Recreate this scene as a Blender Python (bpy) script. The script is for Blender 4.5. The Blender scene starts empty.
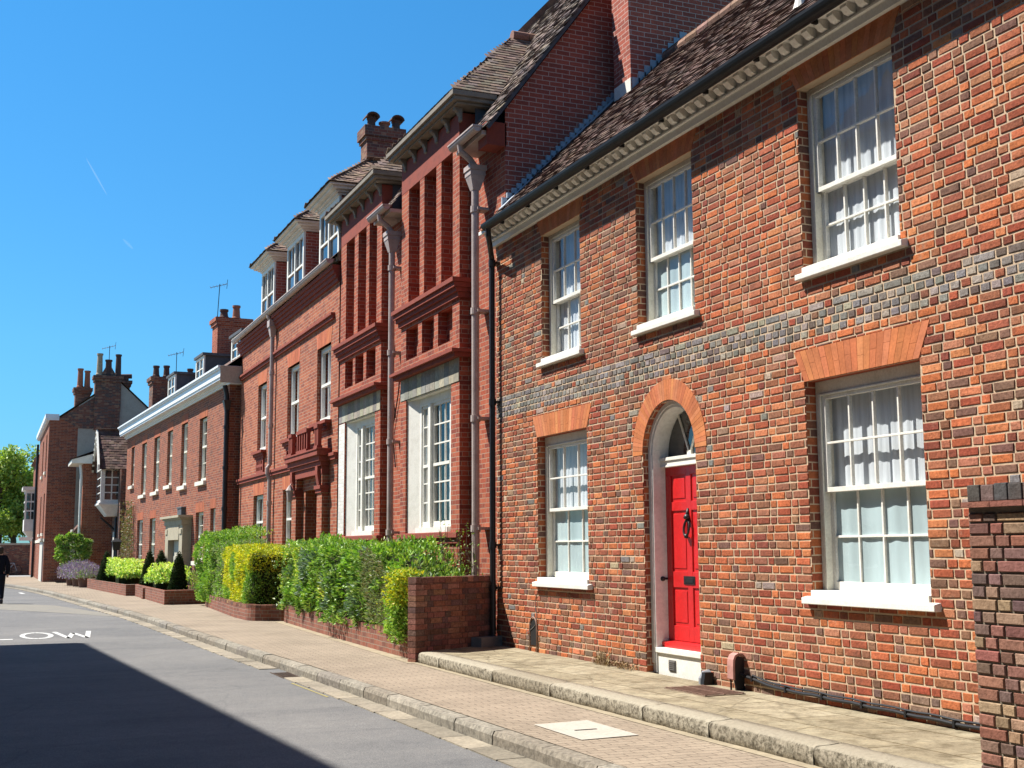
import bpy, bmesh, math, random
from mathutils import Vector, Matrix, noise
R = math.radians
scene = bpy.context.scene
COL = scene.collection
rng = random.Random(7)

# ---------------------------------------------------------------- mesh helpers
class MB:
    """collects faces and links them as ONE mesh object"""
    def __init__(s): s.v = []; s.f = []; s.c = []
    def face(s, pts, col=None):
        n = len(s.v); s.v += [tuple(p) for p in pts]; s.f.append(tuple(range(n, n+len(pts)))); s.c.append(col)
        return s
    def box(s, x0, x1, y0, y1, z0, z1, col=None):
        if x0 > x1: x0, x1 = x1, x0
        if y0 > y1: y0, y1 = y1, y0
        if z0 > z1: z0, z1 = z1, z0
        n = len(s.v)
        s.v += [(x0,y0,z0),(x1,y0,z0),(x1,y1,z0),(x0,y1,z0),(x0,y0,z1),(x1,y0,z1),(x1,y1,z1),(x0,y1,z1)]
        for q in ((3,2,1,0),(4,5,6,7),(0,1,5,4),(1,2,6,5),(2,3,7,6),(3,0,4,7)):
            s.f.append(tuple(n+i for i in q)); s.c.append(col)
        return s
    def hexa(s, p, col=None):
        """8 corners: bottom ring then top ring"""
        n = len(s.v); s.v += [tuple(q) for q in p]
        for q in ((3,2,1,0),(4,5,6,7),(0,1,5,4),(1,2,6,5),(2,3,7,6),(3,0,4,7)):
            s.f.append(tuple(n+i for i in q)); s.c.append(col)
        return s
    def prism(s, poly, vec, col=None):
        """closed polygon (3D points) pushed along vec"""
        vec = Vector(vec); a = [Vector(p) for p in poly]; b = [p+vec for p in a]; n = len(a); k = len(s.v)
        s.v += [tuple(p) for p in a+b]
        s.f.append(tuple(k+i for i in reversed(range(n)))); s.c.append(col)
        s.f.append(tuple(k+n+i for i in range(n))); s.c.append(col)
        for i in range(n):
            j = (i+1) % n; s.f.append((k+i, k+j, k+n+j, k+n+i)); s.c.append(col)
        return s
    def tube(s, pts, r, n=8, col=None, cap=True):
        pts = [Vector(p) for p in pts]; k = len(s.v); m = len(pts)
        rr = r if isinstance(r, (list, tuple)) else [r]*m
        up = None
        for i, p in enumerate(pts):
            t = ((pts[min(i+1, m-1)]-pts[max(i-1, 0)])).normalized()
            if up is None:
                a = t.cross(Vector((0,0,1)))
                if a.length < .05: a = t.cross(Vector((0,1,0)))
                a.normalize()
            else:
                a = up - t*up.dot(t); a.normalize()
            up = a; b = t.cross(a)
            for j in range(n):
                an = 2*math.pi*j/n; s.v.append(tuple(p + a*math.cos(an)*rr[i] + b*math.sin(an)*rr[i]))
        for i in range(m-1):
            for j in range(n):
                l = (j+1) % n; s.f.append((k+i*n+j, k+i*n+l, k+(i+1)*n+l, k+(i+1)*n+j)); s.c.append(col)
        if cap:
            s.f.append(tuple(k+j for j in reversed(range(n)))); s.c.append(col)
            s.f.append(tuple(k+(m-1)*n+j for j in range(n))); s.c.append(col)
        return s
    def lathe(s, prof, c, n=14, col=None):
        k = len(s.v); m = len(prof)
        for r, z in prof:
            for j in range(n):
                an = 2*math.pi*j/n; s.v.append((c[0]+r*math.cos(an), c[1]+r*math.sin(an), c[2]+z))
        for i in range(m-1):
            for j in range(n):
                l = (j+1) % n; s.f.append((k+i*n+j, k+i*n+l, k+(i+1)*n+l, k+(i+1)*n+j)); s.c.append(col)
        s.f.append(tuple(k+j for j in reversed(range(n)))); s.c.append(col)
        s.f.append(tuple(k+(m-1)*n+j for j in range(n))); s.c.append(col)
        return s
    def build(s, name, mat, parent=None, smooth=False, bevel=0, off=None, loc=None):
        """parent: child in the root's frame (points minus the root's offset). loc: top-level object placed there."""
        o3 = Vector((0,0,0))
        if parent is not None: o3 = OFF[parent.name]
        elif loc is not None: o3 = Vector(loc)
        me = bpy.data.meshes.new(name)
        me.from_pydata([(v[0]-o3[0], v[1]-o3[1], v[2]-o3[2]) for v in s.v], [], s.f)
        if any(c is not None for c in s.c):
            at = me.color_attributes.new('bc', 'FLOAT_COLOR', 'CORNER')
            li = 0; buf = []
            for f, c in zip(s.f, s.c):
                c = c or (.5,.5,.5)
                for _ in f: buf += [c[0], c[1], c[2], 1.0]
            at.data.foreach_set('color', buf)
        me.materials.append(mat)
        if smooth:
            me.polygons.foreach_set('use_smooth', [True]*len(me.polygons))
        me.update()
        o = bpy.data.objects.new(name, me); COL.objects.link(o)
        if parent is not None:
            o.parent = parent; OFF[o.name] = o3
        elif loc is not None:
            o.location = loc; OFF[o.name] = o3
        if bevel:
            b = o.modifiers.new('bev', 'BEVEL'); b.width = bevel; b.segments = 2; b.limit_method = 'ANGLE'
        return o
OFF = {}
def thing(name, label, cat, loc, rotz=0, off=None, group=None):
    o = bpy.data.objects.new(name, None); COL.objects.link(o); o.location = loc; o.rotation_euler = (0,0,rotz)
    o.empty_display_size = .2
    o['label'] = label; o['category'] = cat
    if group: o['group'] = group
    OFF[o.name] = Vector(off if off is not None else loc)
    return o
def tag(o, label, cat, group=None, kind=None):
    o['label'] = label; o['category'] = cat
    if group: o['group'] = group
    if kind: o['kind'] = kind
    return o
def struct(o):
    o['kind'] = 'structure'; return o
def dup(root, loc, label, rotz=None):
    r = root.copy(); COL.objects.link(r); r.location = loc; r['label'] = label
    if rotz is not None: r.rotation_euler = (0,0,rotz)
    for ch in list(root.children):
        c = ch.copy(); COL.objects.link(c); c.parent = r
        for g in list(ch.children):
            d = g.copy(); COL.objects.link(d); d.parent = c
    return r
def plane_holes(mb, s0, s1, z0, z1, holes, d=0, col=None, axis='x'):
    """wall sheet at depth d with rectangular holes (a,b,za,zb)"""
    zs = sorted({z0, z1, *[min(max(h[2], z0), z1) for h in holes], *[min(max(h[3], z0), z1) for h in holes]})
    for za, zb in zip(zs, zs[1:]):
        if zb-za < 1e-5: continue
        zm = (za+zb)/2; cur = s0
        for a, b in sorted((h[0], h[1]) for h in holes if h[2] < zm < h[3]):
            if a > cur+1e-5: _q(mb, d, cur, min(a, s1), za, zb, col, axis)
            cur = max(cur, b)
        if cur < s1-1e-5: _q(mb, d, cur, s1, za, zb, col, axis)
def _q(mb, d, a, b, za, zb, col, axis):
    if axis == 'x': mb.face([(d,a,za),(d,a,zb),(d,b,zb),(d,b,za)], col)
    else: mb.face([(a,d,za),(b,d,za),(b,d,zb),(a,d,zb)], col)
def reveal(mb, a, b, za, zb, d0, d1, sides='lrtb', col=None):
    if 'l' in sides: mb.face([(d0,b,za),(d1,b,za),(d1,b,zb),(d0,b,zb)], col)
    if 'r' in sides: mb.face([(d0,a,za),(d0,a,zb),(d1,a,zb),(d1,a,za)], col)
    if 't' in sides: mb.face([(d0,a,zb),(d0,b,zb),(d1,b,zb),(d1,a,zb)], col)
    if 'b' in sides: mb.face([(d0,a,za),(d1,a,za),(d1,b,za),(d0,b,za)], col)

# ---------------------------------------------------------------- materials
class NT:
    def __init__(s, name):
        s.m = bpy.data.materials.new(name); s.m.use_nodes = True; s.t = s.m.node_tree
        s.b = s.t.nodes['Principled BSDF']; s.out = s.t.nodes['Material Output']
    def n(s, typ, **kw):
        nd = s.t.nodes.new(typ)
        for k, v in kw.items():
            if k in ('operation','data_type','blend_type','feature','noise_dimensions','attribute_name','interpolation','musgrave_type','distance','clamp','use_clamp'): setattr(nd, k, v)
            elif isinstance(v, bpy.types.NodeSocket): s.t.links.new(v, nd.inputs[k])
            else: nd.inputs[k].default_value = v
        return nd
    def l(s, a, b): s.t.links.new(a, b)
    def math(s, op, a, b=None, c=None):
        nd = s.t.nodes.new('ShaderNodeMath'); nd.operation = op
        for i, v in enumerate((a, b, c)):
            if v is None: continue
            if isinstance(v, bpy.types.NodeSocket): s.l(v, nd.inputs[i])
            else: nd.inputs[i].default_value = v
        return nd.outputs[0]
    def ramp(s, fac, stops, const=False):
        nd = s.t.nodes.new('ShaderNodeValToRGB'); e = nd.color_ramp.elements
        if const: nd.color_ramp.interpolation = 'CONSTANT'
        while len(e) < len(stops): e.new(.5)
        for el, (p, c) in zip(e, stops):
            el.position = p; el.color = (*c, 1) if len(c) == 3 else c
        s.l(fac, nd.inputs[0]); return nd.outputs[0]
    def mix(s, fac, a, b, blend='MIX'):
        nd = s.t.nodes.new('ShaderNodeMix'); nd.data_type = 'RGBA'; nd.blend_type = blend
        for i, v in ((0, fac), (6, a), (7, b)):
            if isinstance(v, bpy.types.NodeSocket): s.l(v, nd.inputs[i])
            else: nd.inputs[i].default_value = (*v, 1) if isinstance(v, tuple) and len(v) == 3 else v
        return nd.outputs[2]
    def noise(s, co, scale, detail=4, rough=.55):
        nd = s.n('ShaderNodeTexNoise', Scale=scale, Detail=detail, Roughness=rough)
        if co is not None: s.l(co, nd.inputs['Vector'])
        return nd.outputs['Fac']
    def obj(s): return s.t.nodes.new('ShaderNodeTexCoord').outputs['Object']
    def bump(s, h, strength=.5, dist=.01):
        nd = s.n('ShaderNodeBump', Strength=strength, Distance=dist); s.l(h, nd.inputs['Height']); s.l(nd.outputs[0], s.b.inputs['Normal'])
    def col(s, c): s.l(c, s.b.inputs['Base Color'])
    def rough(s, v): s.b.inputs['Roughness'].default_value = v
    def spec(s, v): s.b.inputs['Specular IOR Level'].default_value = v

def plain(name, c, rough=.6, var=.12, scale=6, bump=.0, spec=.3, metal=0):
    """paint / stone with soft mottling"""
    t = NT(name); co = t.obj()
    f = t.noise(co, scale, 6, .6)
    a = tuple(x*(1-var) for x in c); b = tuple(min(1, x*(1+var)) for x in c)
    t.col(t.ramp(f, [(.3, a), (.7, b)])); t.rough(rough); t.spec(spec); t.b.inputs['Metallic'].default_value = metal
    if bump: t.bump(t.noise(co, scale*8, 4), bump, .01)
    return t.m
def weathered(name, c, stain, rough=.7, scale=3, bump=.3, spec=.3):
    t = NT(name); co = t.obj()
    f = t.noise(co, scale, 8, .65); g = t.noise(co, scale*9, 4, .6)
    m = t.math('MULTIPLY', t.ramp(f, [(.45, (0,0,0)), (.7, (1,1,1))]), .75)
    c2 = t.mix(m, c, stain)
    c3 = t.mix(.25, c2, t.ramp(g, [(.3, tuple(x*.5 for x in c)), (.7, tuple(min(1, x*1.3) for x in c))]))
    t.col(c3); t.rough(rough); t.spec(spec); t.bump(g, bump, .01)
    return t.m
def vcol(name, rough=.8, nscale=60, namt=.35, bump=.4, spec=.25, soft=False):
    """per-piece colour comes from the piece itself (attribute bc)"""
    t = NT(name); co = t.obj()
    at = t.n('ShaderNodeAttribute', attribute_name='bc').outputs['Color']
    f = t.noise(co, nscale, 5, .6); g = t.noise(co, nscale*.12, 4, .6)
    k = t.ramp(f, [(.25, (1-namt,)*3), (.75, (1+namt,)*3)])
    k2 = t.ramp(g, [(.3, (.82,)*3), (.7, (1.15,)*3)])
    t.col(t.mix(1, t.mix(1, at, k, 'MULTIPLY'), k2, 'MULTIPLY')); t.rough(rough); t.spec(spec)
    if bump: t.bump(f, bump, .008)
    return t.m
def brick(name, stops, mortar, course=.075, P=.3375, flem=True, stain=(.05,.035,.03), stain_amt=.25, mw=.0055, bumps=.35):
    """Flemish (or stretcher) bond laid out in wall metres, each brick with its own colour"""
    t = NT(name); tc = t.t.nodes.new('ShaderNodeTexCoord'); co = tc.outputs['Object']
    nz = t.n('ShaderNodeTexNoise', Scale=3.0, Detail=3.0); t.l(co, nz.inputs['Vector'])
    sp = t.t.nodes.new('ShaderNodeSeparateXYZ'); t.l(co, sp.inputs[0])
    sn = t.t.nodes.new('ShaderNodeSeparateXYZ'); t.l(tc.outputs['Normal'], sn.inputs[0])
    ax = t.math('ABSOLUTE', sn.outputs[0]); ay = t.math('ABSOLUTE', sn.outputs[1])
    sel = t.math('GREATER_THAN', ax, ay)
    u = t.math('ADD', t.math('MULTIPLY', sp.outputs[1], sel), t.math('MULTIPLY', sp.outputs[0], t.math('SUBTRACT', 1, sel)))
    w = t.math('MULTIPLY', t.math('SUBTRACT', nz.outputs['Fac'], .5), .016)
    v = t.math('DIVIDE', t.math('ADD', sp.outputs[2], w), course)
    row = t.math('FLOOR', v); fv = t.math('FRACT', v)
    jit = t.n('ShaderNodeTexWhiteNoise'); jit.noise_dimensions = '1D'; t.l(row, jit.inputs['W'])
    par = t.math('MULTIPLY', t.math('MODULO', t.math('ADD', row, 1000), 2), .5)
    uu = t.math('ADD', t.math('ADD', t.math('DIVIDE', u, P), par), t.math('MULTIPLY', jit.outputs['Value'], .09))
    cell = t.math('FLOOR', uu); fu = t.math('FRACT', uu)
    mu = mw/P
    if flem:
        cut = .667
        hd = t.math('GREATER_THAN', fu, cut)
        e = t.math('MINIMUM', t.math('MINIMUM', fu, t.math('SUBTRACT', 1, fu)), t.math('ABSOLUTE', t.math('SUBTRACT', fu, cut)))
        bid = t.math('ADD', t.math('MULTIPLY', cell, 2), hd)
    else:
        e = t.math('MINIMUM', fu, t.math('SUBTRACT', 1, fu)); bid = cell
    mk_u = t.math('LESS_THAN', e, mu)
    ev = t.math('MINIMUM', fv, t.math('SUBTRACT', 1, fv)); mk_v = t.math('LESS_THAN', ev, mw/course)
    mk = t.math('MAXIMUM', mk_u, mk_v)
    cb = t.t.nodes.new('ShaderNodeCombineXYZ'); t.l(bid, cb.inputs[0]); t.l(row, cb.inputs[1]); t.l(sel, cb.inputs[2])
    wn = t.n('ShaderNodeTexWhiteNoise'); wn.noise_dimensions = '3D'; t.l(cb.outputs[0], wn.inputs['Vector'])
    bc = t.ramp(wn.outputs['Value'], stops, True)
    fine = t.noise(co, 45, 5, .6)
    bc = t.mix(1, bc, t.ramp(fine, [(.25, (.72,)*3), (.75, (1.25,)*3)]), 'MULTIPLY')
    c = t.mix(mk, bc, mortar)
    big = t.noise(co, .7, 8, .62)
    c = t.mix(t.math('MULTIPLY', t.ramp(big, [(.5, (0,0,0)), (.75, (1,1,1))]), stain_amt), c, stain)
    t.col(c); t.rough(.88); t.spec(.2)
    h = t.math('ADD', t.math('SUBTRACT', 1, mk), t.math('MULTIPLY', fine, .4)); t.bump(h, bumps, .008)
    return t.m
def stops(cols):
    n = len(cols); return [(i/n, c) for i, c in enumerate(cols)]

ORANGE=(.42,.120,.045); ORANGE2=(.45,.160,.068); RED=(.29,.068,.034); DRED=(.21,.056,.033); BROWN=(.235,.095,.055); PURP=(.15,.075,.055); GREY=(.175,.162,.15); PALE=(.40,.30,.22)
MORTAR=(.54,.40,.265)
M = {}
def near_brick():
    t = NT('handmade_brick'); co = t.obj(); at = t.n('ShaderNodeAttribute', attribute_name='bc').outputs['Color']
    f = t.noise(co, 34, 6, .65); g = t.noise(co, 5, 5, .6); st = t.noise(co, 1.1, 9, .7); pl = t.noise(co, 2.3, 9, .75)
    c = t.mix(1, at, t.ramp(f, [(.25, (.55,.52,.50)), (.5, (1,1,1)), (.78, (1.4,1.45,1.5))]), 'MULTIPLY')
    c = t.mix(1, c, t.ramp(g, [(.3, (.82,)*3), (.7, (1.15,)*3)]), 'MULTIPLY')
    c = t.mix(t.math('MULTIPLY', t.ramp(st, [(.52, (0,0,0)), (.72, (1,1,1))]), .45), c, (.10,.055,.04))
    c = t.mix(t.math('MULTIPLY', t.ramp(pl, [(.60, (0,0,0)), (.70, (1,1,1))]), .5), c, (.42,.32,.23))
    t.col(c); t.rough(.88); t.spec(.2); t.bump(f, .8, .01); return t.m
M['brick_near'] = near_brick()
M['mortar'] = weathered('lime_mortar', MORTAR, (.28,.22,.17), .95, 4, .5)
M['brick_jamb'] = brick('brick_jamb', stops([ORANGE, RED, BROWN, ORANGE, PURP, DRED]), MORTAR)
M['rubbed'] = vcol('rubbed_brick', .85, 40, .16, .2)
M['brick_victorian'] = brick('brick_victorian', stops([(.32,.070,.036),(.36,.090,.046),(.26,.058,.033),(.34,.078,.041),(.39,.108,.056),(.22,.054,.035)]), (.36,.25,.18), stain=(.09,.04,.03), stain_amt=.3)
M['brick_gable'] = brick('brick_gable', stops([(.36,.09,.058),(.31,.08,.054),(.38,.10,.066),(.29,.078,.055)]), (.50,.36,.3), P=.23, flem=False, stain=(.14,.07,.055), stain_amt=.3)
M['brick_light'] = brick('brick_light', stops([(.32,.085,.043),(.36,.105,.05),(.27,.068,.037),(.39,.125,.064),(.22,.06,.037),(.33,.09,.045)]), (.38,.28,.2), stain=(.13,.06,.045), stain_amt=.4)
M['brick_georgian'] = brick('brick_georgian', stops([(.25,.066,.036),(.29,.08,.041),(.20,.055,.034),(.31,.098,.052),(.16,.055,.04),(.25,.072,.04)]), (.33,.24,.17), stain=(.12,.07,.045), stain_amt=.35)
M['brick_dark'] = brick('brick_dark', stops([(.15,.062,.048),(.20,.075,.05),(.11,.058,.05),(.26,.14,.09),(.17,.065,.048),(.10,.07,.065)]), (.20,.16,.12), stain=(.045,.04,.03), stain_amt=.5)
M['brick_planter'] = brick('brick_planter', stops([(.22,.085,.055),(.26,.10,.065),(.18,.07,.05),(.24,.08,.05)]), (.25,.2,.15), stain=(.06,.05,.03), stain_amt=.4)
M['white'] = weathered('white_paint', (.78,.755,.68), (.60,.57,.49), .5, 6, .06)
M['cream'] = weathered('cream_paint', (.78,.745,.63), (.56,.50,.36), .55, 5, .1)
M['offwhite'] = weathered('old_white_paint', (.76,.74,.69), (.5,.47,.42), .6, 2.5, .08)
M['stone'] = weathered('lintel_stone', (.42,.39,.30), (.22,.20,.16), .85, 5, .4)
M['slate_stone'] = weathered('grey_stone', (.20,.19,.17), (.1,.1,.09), .85, 6, .4)
M['kerb'] = weathered('granite_kerb', (.36,.32,.26), (.13,.12,.09), .85, 7, .7)
M['kerb_pale'] = weathered('pale_kerb_stone', (.52,.47,.37), (.20,.175,.125), .88, 5, .9)
M['black_iron'] = plain('black_iron', (.012,.012,.014), .45, .3, 20, .1, .4)
M['gutter_black'] = plain('black_gutter_paint', (.012,.013,.015), .5, .2, 8, .05, .25)
M['lead_pipe'] = weathered('painted_iron_pipe', (.46,.38,.345), (.26,.2,.18), .55, 5, .2)
M['lead'] = weathered('sheet_lead', (.34,.38,.43), (.5,.53,.56), .6, 8, .3)
M['lead_dark'] = weathered('dark_lead', (.07,.075,.085), (.12,.12,.13), .7, 5, .2)
M['tile'] = vcol('clay_tile', .9, 40, .4, .6)
M['tile_plain'] = brick('clay_tile_plain', stops([(.17,.09,.07),(.12,.07,.058),(.2,.11,.08),(.14,.085,.07)]), (.05,.035,.03), .07, .17, False, (.2,.19,.15), .3)
M['red_door'] = weathered('red_gloss_paint', (.56,.016,.017), (.44,.013,.014), .33, 3, .05, .5)
M['pot'] = weathered('terracotta', (.34,.13,.075), (.16,.1,.07), .85, 9, .3)
M['pot_dark'] = weathered('sooty_terracotta', (.10,.055,.045), (.04,.035,.03), .85, 9, .3)
M['pot_buff'] = weathered('buff_clay', (.42,.33,.22), (.2,.16,.11), .85, 9, .3)
M['moulded'] = weathered('moulded_red_brick', (.26,.058,.036), (.12,.038,.03), .85, 6, .3)
M['render'] = weathered('grey_render', (.40,.37,.31), (.28,.255,.21), .9, 2, .3)
M['render_pale'] = weathered('pale_render', (.55,.53,.47), (.4,.38,.33), .85, 2, .2)
M['bark'] = weathered('bark', (.10,.075,.05), (.05,.04,.03), .95, 12, .8)
M['soil'] = plain('soil', (.045,.03,.02), .95, .4, 20, .6, .1)
M['leaf'] = None
def leafmat(name, trans=.24, spec=.45):
    t = NT(name); at = t.n('ShaderNodeAttribute', attribute_name='bc').outputs['Color']
    t.col(at); t.rough(.5); t.spec(spec)
    tr = t.n('ShaderNodeBsdfTranslucent'); t.l(t.mix(1, at, (1.3,1.35,.6), 'MULTIPLY'), tr.inputs['Color'])
    mx = t.n('ShaderNodeMixShader', Fac=trans); t.l(t.b.outputs[0], mx.inputs[1]); t.l(tr.outputs[0], mx.inputs[2]); t.l(mx.outputs[0], t.out.inputs[0])
    return t.m
M['leaf'] = leafmat('leaves')
M['leaf_dark'] = leafmat('evergreen_leaves', .12, .15)
M['core'] = plain('hedge_twigs', (.03,.035,.014), .95, .5, 9, .5, .1)
def glass(name, refl=1.0, tint=(1,1,1)):
    t = NT(name); t.t.nodes.remove(t.b)
    tr = t.n('ShaderNodeBsdfTransparent', Color=(*tint, 1)); gl = t.n('ShaderNodeBsdfGlossy', Roughness=.015)
    co = t.obj(); nz = t.noise(co, 2.2, 2); bp = t.n('ShaderNodeBump', Strength=.12, Distance=.03); t.l(nz, bp.inputs['Height']); t.l(bp.outputs[0], gl.inputs['Normal'])
    lw = t.n('ShaderNodeLayerWeight', Blend=.5); f = t.math('MINIMUM', t.math('ADD', t.math('MULTIPLY', t.math('POWER', lw.outputs['Facing'], 4), .6), .045*refl), 1)
    mx = t.n('ShaderNodeMixShader'); t.l(f, mx.inputs[0]); t.l(tr.outputs[0], mx.inputs[1]); t.l(gl.outputs[0], mx.inputs[2]); t.l(mx.outputs[0], t.out.inputs[0])
    return t.m
M['glass'] = glass('window_glass')
def darkglass():
    t = NT('dark_window_glass'); co = t.obj()
    t.col(t.ramp(t.noise(co, 1.3, 3), [(.4, (.012,.015,.018)), (.65, (.06,.062,.06))])); t.rough(.03); t.spec(.9)
    t.bump(t.noise(co, 2.5, 2), .08, .03); return t.m
M['dglass'] = darkglass()
def netmat(name, c, stripes=30):
    t = NT(name); co = t.obj()
    wv = t.n('ShaderNodeTexNoise', Scale=1.0, Detail=5.0); mp = t.n('ShaderNodeMapping'); mp.inputs['Scale'].default_value = (1, stripes, 1.2); t.l(co, mp.inputs[0]); t.l(mp.outputs[0], wv.inputs['Vector'])
    t.col(t.ramp(wv.outputs['Fac'], [(.3, tuple(x*.72 for x in c)), (.7, c)])); t.rough(.9); t.spec(.1); return t.m
M['net'] = netmat('net_curtain', (.60,.65,.69), 22)
M['blind'] = netmat('frosted_film', (.46,.58,.60), 3)
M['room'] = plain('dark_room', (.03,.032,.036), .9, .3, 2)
M['dark'] = plain('dark_void', (.012,.011,.011), .95, .2, 5)

# ---------------------------------------------------------------- camera
cam = bpy.data.cameras.new('camera'); cam.sensor_width = 36; cam.lens = 36*1226.4/1024; cam.clip_end = 8000; cam.clip_start = .1
co = bpy.data.objects.new('camera', cam); COL.objects.link(co)
co.matrix_world = Matrix.Rotation(R(-22.945), 4, 'Z') @ Matrix.Rotation(R(90+7.640), 4, 'X') @ Matrix.Rotation(R(-.31), 4, 'Z')
scene.camera = co

# ---------------------------------------------------------------- light
SUN = Vector((-1.0, 0.85, 1.85)).normalized()     # towards the sun
el = math.asin(SUN.z); 
w = bpy.data.worlds.new('World'); scene.world = w; w.use_nodes = True
nt = w.node_tree; bg = nt.nodes['Background']
sky = nt.nodes.new('ShaderNodeTexSky'); sky.sky_type = 'NISHITA'; sky.sun_disc = False
sky.sun_elevation = el; sky.sun_rotation = math.atan2(SUN.x, SUN.y)
sky.air_density = 1.15; sky.dust_density = .15; sky.ozone_density = 3.2; sky.altitude = 0
tn = nt.nodes.new('ShaderNodeMix'); tn.data_type = 'RGBA'; tn.blend_type = 'MULTIPLY'; tn.inputs[0].default_value = 1
gc = nt.nodes.new('ShaderNodeTexCoord'); gs = nt.nodes.new('ShaderNodeSeparateXYZ'); nt.links.new(gc.outputs['Generated'], gs.inputs[0])
gr = nt.nodes.new('ShaderNodeValToRGB'); nt.links.new(gs.outputs[2], gr.inputs[0])
for e_, (p_, c_) in zip([gr.color_ramp.elements[0], gr.color_ramp.elements[1], gr.color_ramp.elements.new(.12), gr.color_ramp.elements.new(.25)], ((0, (.34,.80,1.25,1)), (.56, (.11,.22,.34,1)), (.16, (.42,1.02,1.40,1)), (.42, (.38,1.16,1.56,1)))): e_.position = p_; e_.color = c_
nt.links.new(sky.outputs[0], tn.inputs[6]); nt.links.new(gr.outputs[0], tn.inputs[7])
nt.links.new(tn.outputs[2], bg.inputs[0]); bg.inputs[1].default_value = .053
sl = bpy.data.lights.new('sun', 'SUN'); sl.energy = 5.0; sl.angle = R(.53); sl.color = (1, .955, .88)
so = bpy.data.objects.new('sun', sl); COL.objects.link(so); so.rotation_euler = SUN.to_track_quat('Z', 'Y').to_euler(); so.location = (-20, 20, 40)
vs = scene.view_settings; vs.view_transform = 'Standard'; vs.look = 'None'; vs.gamma = 1; vs.exposure = 1.0; vs.use_curve_mapping = False
scene.render.engine = 'CYCLES'
scene.cycles.max_bounces = 8; scene.cycles.diffuse_bounces = 2; scene.cycles.transparent_max_bounces = 12

#@@GROUND
# ================================================================ ground
ZR, ZP, ZU = -1.62, -1.49, -1.35
t = NT('earth'); t.col(t.ramp(t.noise(t.obj(), .3, 6), [(.3, (.08,.09,.04)), (.7, (.13,.13,.07))])); t.rough(.95)
g = MB(); g.face([(-900,-900,ZR-.05),(900,-900,ZR-.05),(900,900,ZR-.05),(-900,900,ZR-.05)])
struct(g.build('ground', t.m))
KERB = [(-12,3.98),(4,3.97),(8,3.945),(11.8,3.88),(16,3.77),(19.3,3.64),(22.7,3.54),(28,3.40),(31.3,3.27),(34.9,3.05),(41,2.68),(49.6,2.12),(56.2,1.52),(62,.75),(68,-.6),(73,-2.6),(76,-5),(79,-10)]
def kx(y):
    for (a, b), (c, d) in zip(KERB, KERB[1:]):
        if a <= y <= c: return b+(d-b)*(y-a)/(c-a)
    return KERB[0][1] if y < KERB[0][0] else KERB[-1][1]
ys = [y for y, x in KERB]
def dense(y0, y1, st):
    n = max(1, int((y1-y0)/st)); return [y0+(y1-y0)*i/n for i in range(n+1)]
# road
t = NT('asphalt'); co_ = t.obj()
f = t.noise(co_, 90, 3, .7); g1 = t.noise(co_, .55, 7, .6)
mp = t.n('ShaderNodeMapping'); mp.inputs['Scale'].default_value = (.25, 2.2, 1); t.l(co_, mp.inputs[0]); g2 = t.noise(mp.outputs[0], .8, 6, .65)
c = t.ramp(f, [(.3, (.088,.088,.087)), (.5, (.142,.141,.139)), (.72, (.25,.245,.24))])
c = t.mix(1, c, t.ramp(g1, [(.3, (.82,.83,.85)), (.7, (1.14,1.12,1.1))]), 'MULTIPLY')
c = t.mix(1, c, t.ramp(g2, [(.33, (.90,.90,.91)), (.5, (1,1,1)), (.7, (1.05,1.04,1.03))]), 'MULTIPLY')
mq = t.n('ShaderNodeMapping'); mq.inputs['Scale'].default_value = (.35, 5.5, 1); mq.inputs['Rotation'].default_value = (0,0,R(8)); t.l(co_, mq.inputs[0]); ln = t.noise(mq.outputs[0], 1.0, 7, .7)
c = t.mix(t.math('MULTIPLY', t.ramp(ln, [(.60, (0,0,0)), (.66, (1,1,1))]), .30), c, (.06,.06,.062))
vv = t.n('ShaderNodeTexVoronoi', feature='DISTANCE_TO_EDGE', Scale=.42); t.l(t.mix(.25, co_, t.n('ShaderNodeTexNoise', Scale=1.4, Detail=6.0, Vector=co_).outputs['Color']), vv.inputs['Vector'])
ck = t.ramp(vv.outputs['Distance'], [(0, (1,1,1)), (.006, (0,0,0))]); c = t.mix(t.math('MULTIPLY', ck, .22), c, (.05,.05,.052))
oil = t.noise(co_, 1.7, 6, .6); c = t.mix(t.math('MULTIPLY', t.ramp(oil, [(.64, (0,0,0)), (.72, (1,1,1))]), .35), c, (.06,.06,.06))
sp_ = t.noise(co_, 9, 8, .8); c = t.mix(1, c, t.ramp(sp_, [(.3, (.86,.86,.87)), (.7, (1.14,1.13,1.11))]), 'MULTIPLY')
t.col(c); t.rough(.9); t.spec(.2); t.bump(f, .5, .006)
g = MB()
yy = dense(-12, 79, 1.0)
g.face([(-1.6,-12,ZR)] + [(-1.6,79,ZR)][:0] + [(kx(y)+.05, y, ZR) for y in yy if y <= 62] + [(-1.6, 62, ZR)])
g.face([(kx(y)+.05, y, ZR) for y in yy if y >= 62][:1] + [(3.2,62,ZR)][:0] + [(kx(y)+.05, y, ZR) for y in yy if y > 62] + [(-30,79,ZR),(-30,62,ZR),(-1.6,62,ZR)])
struct(g.build('road', t.m))
# far cross street beyond the bend (sunlit strip by the park wall)
g = MB(); g.face([(-30,79,ZR+.004),(9,79,ZR+.004),(9,90,ZR+.004),(-30,90,ZR+.004)])
struct(g.build('side_road', plain('pale_asphalt', (.27,.27,.27), .9, .12, 3, .3, .2)))
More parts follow.
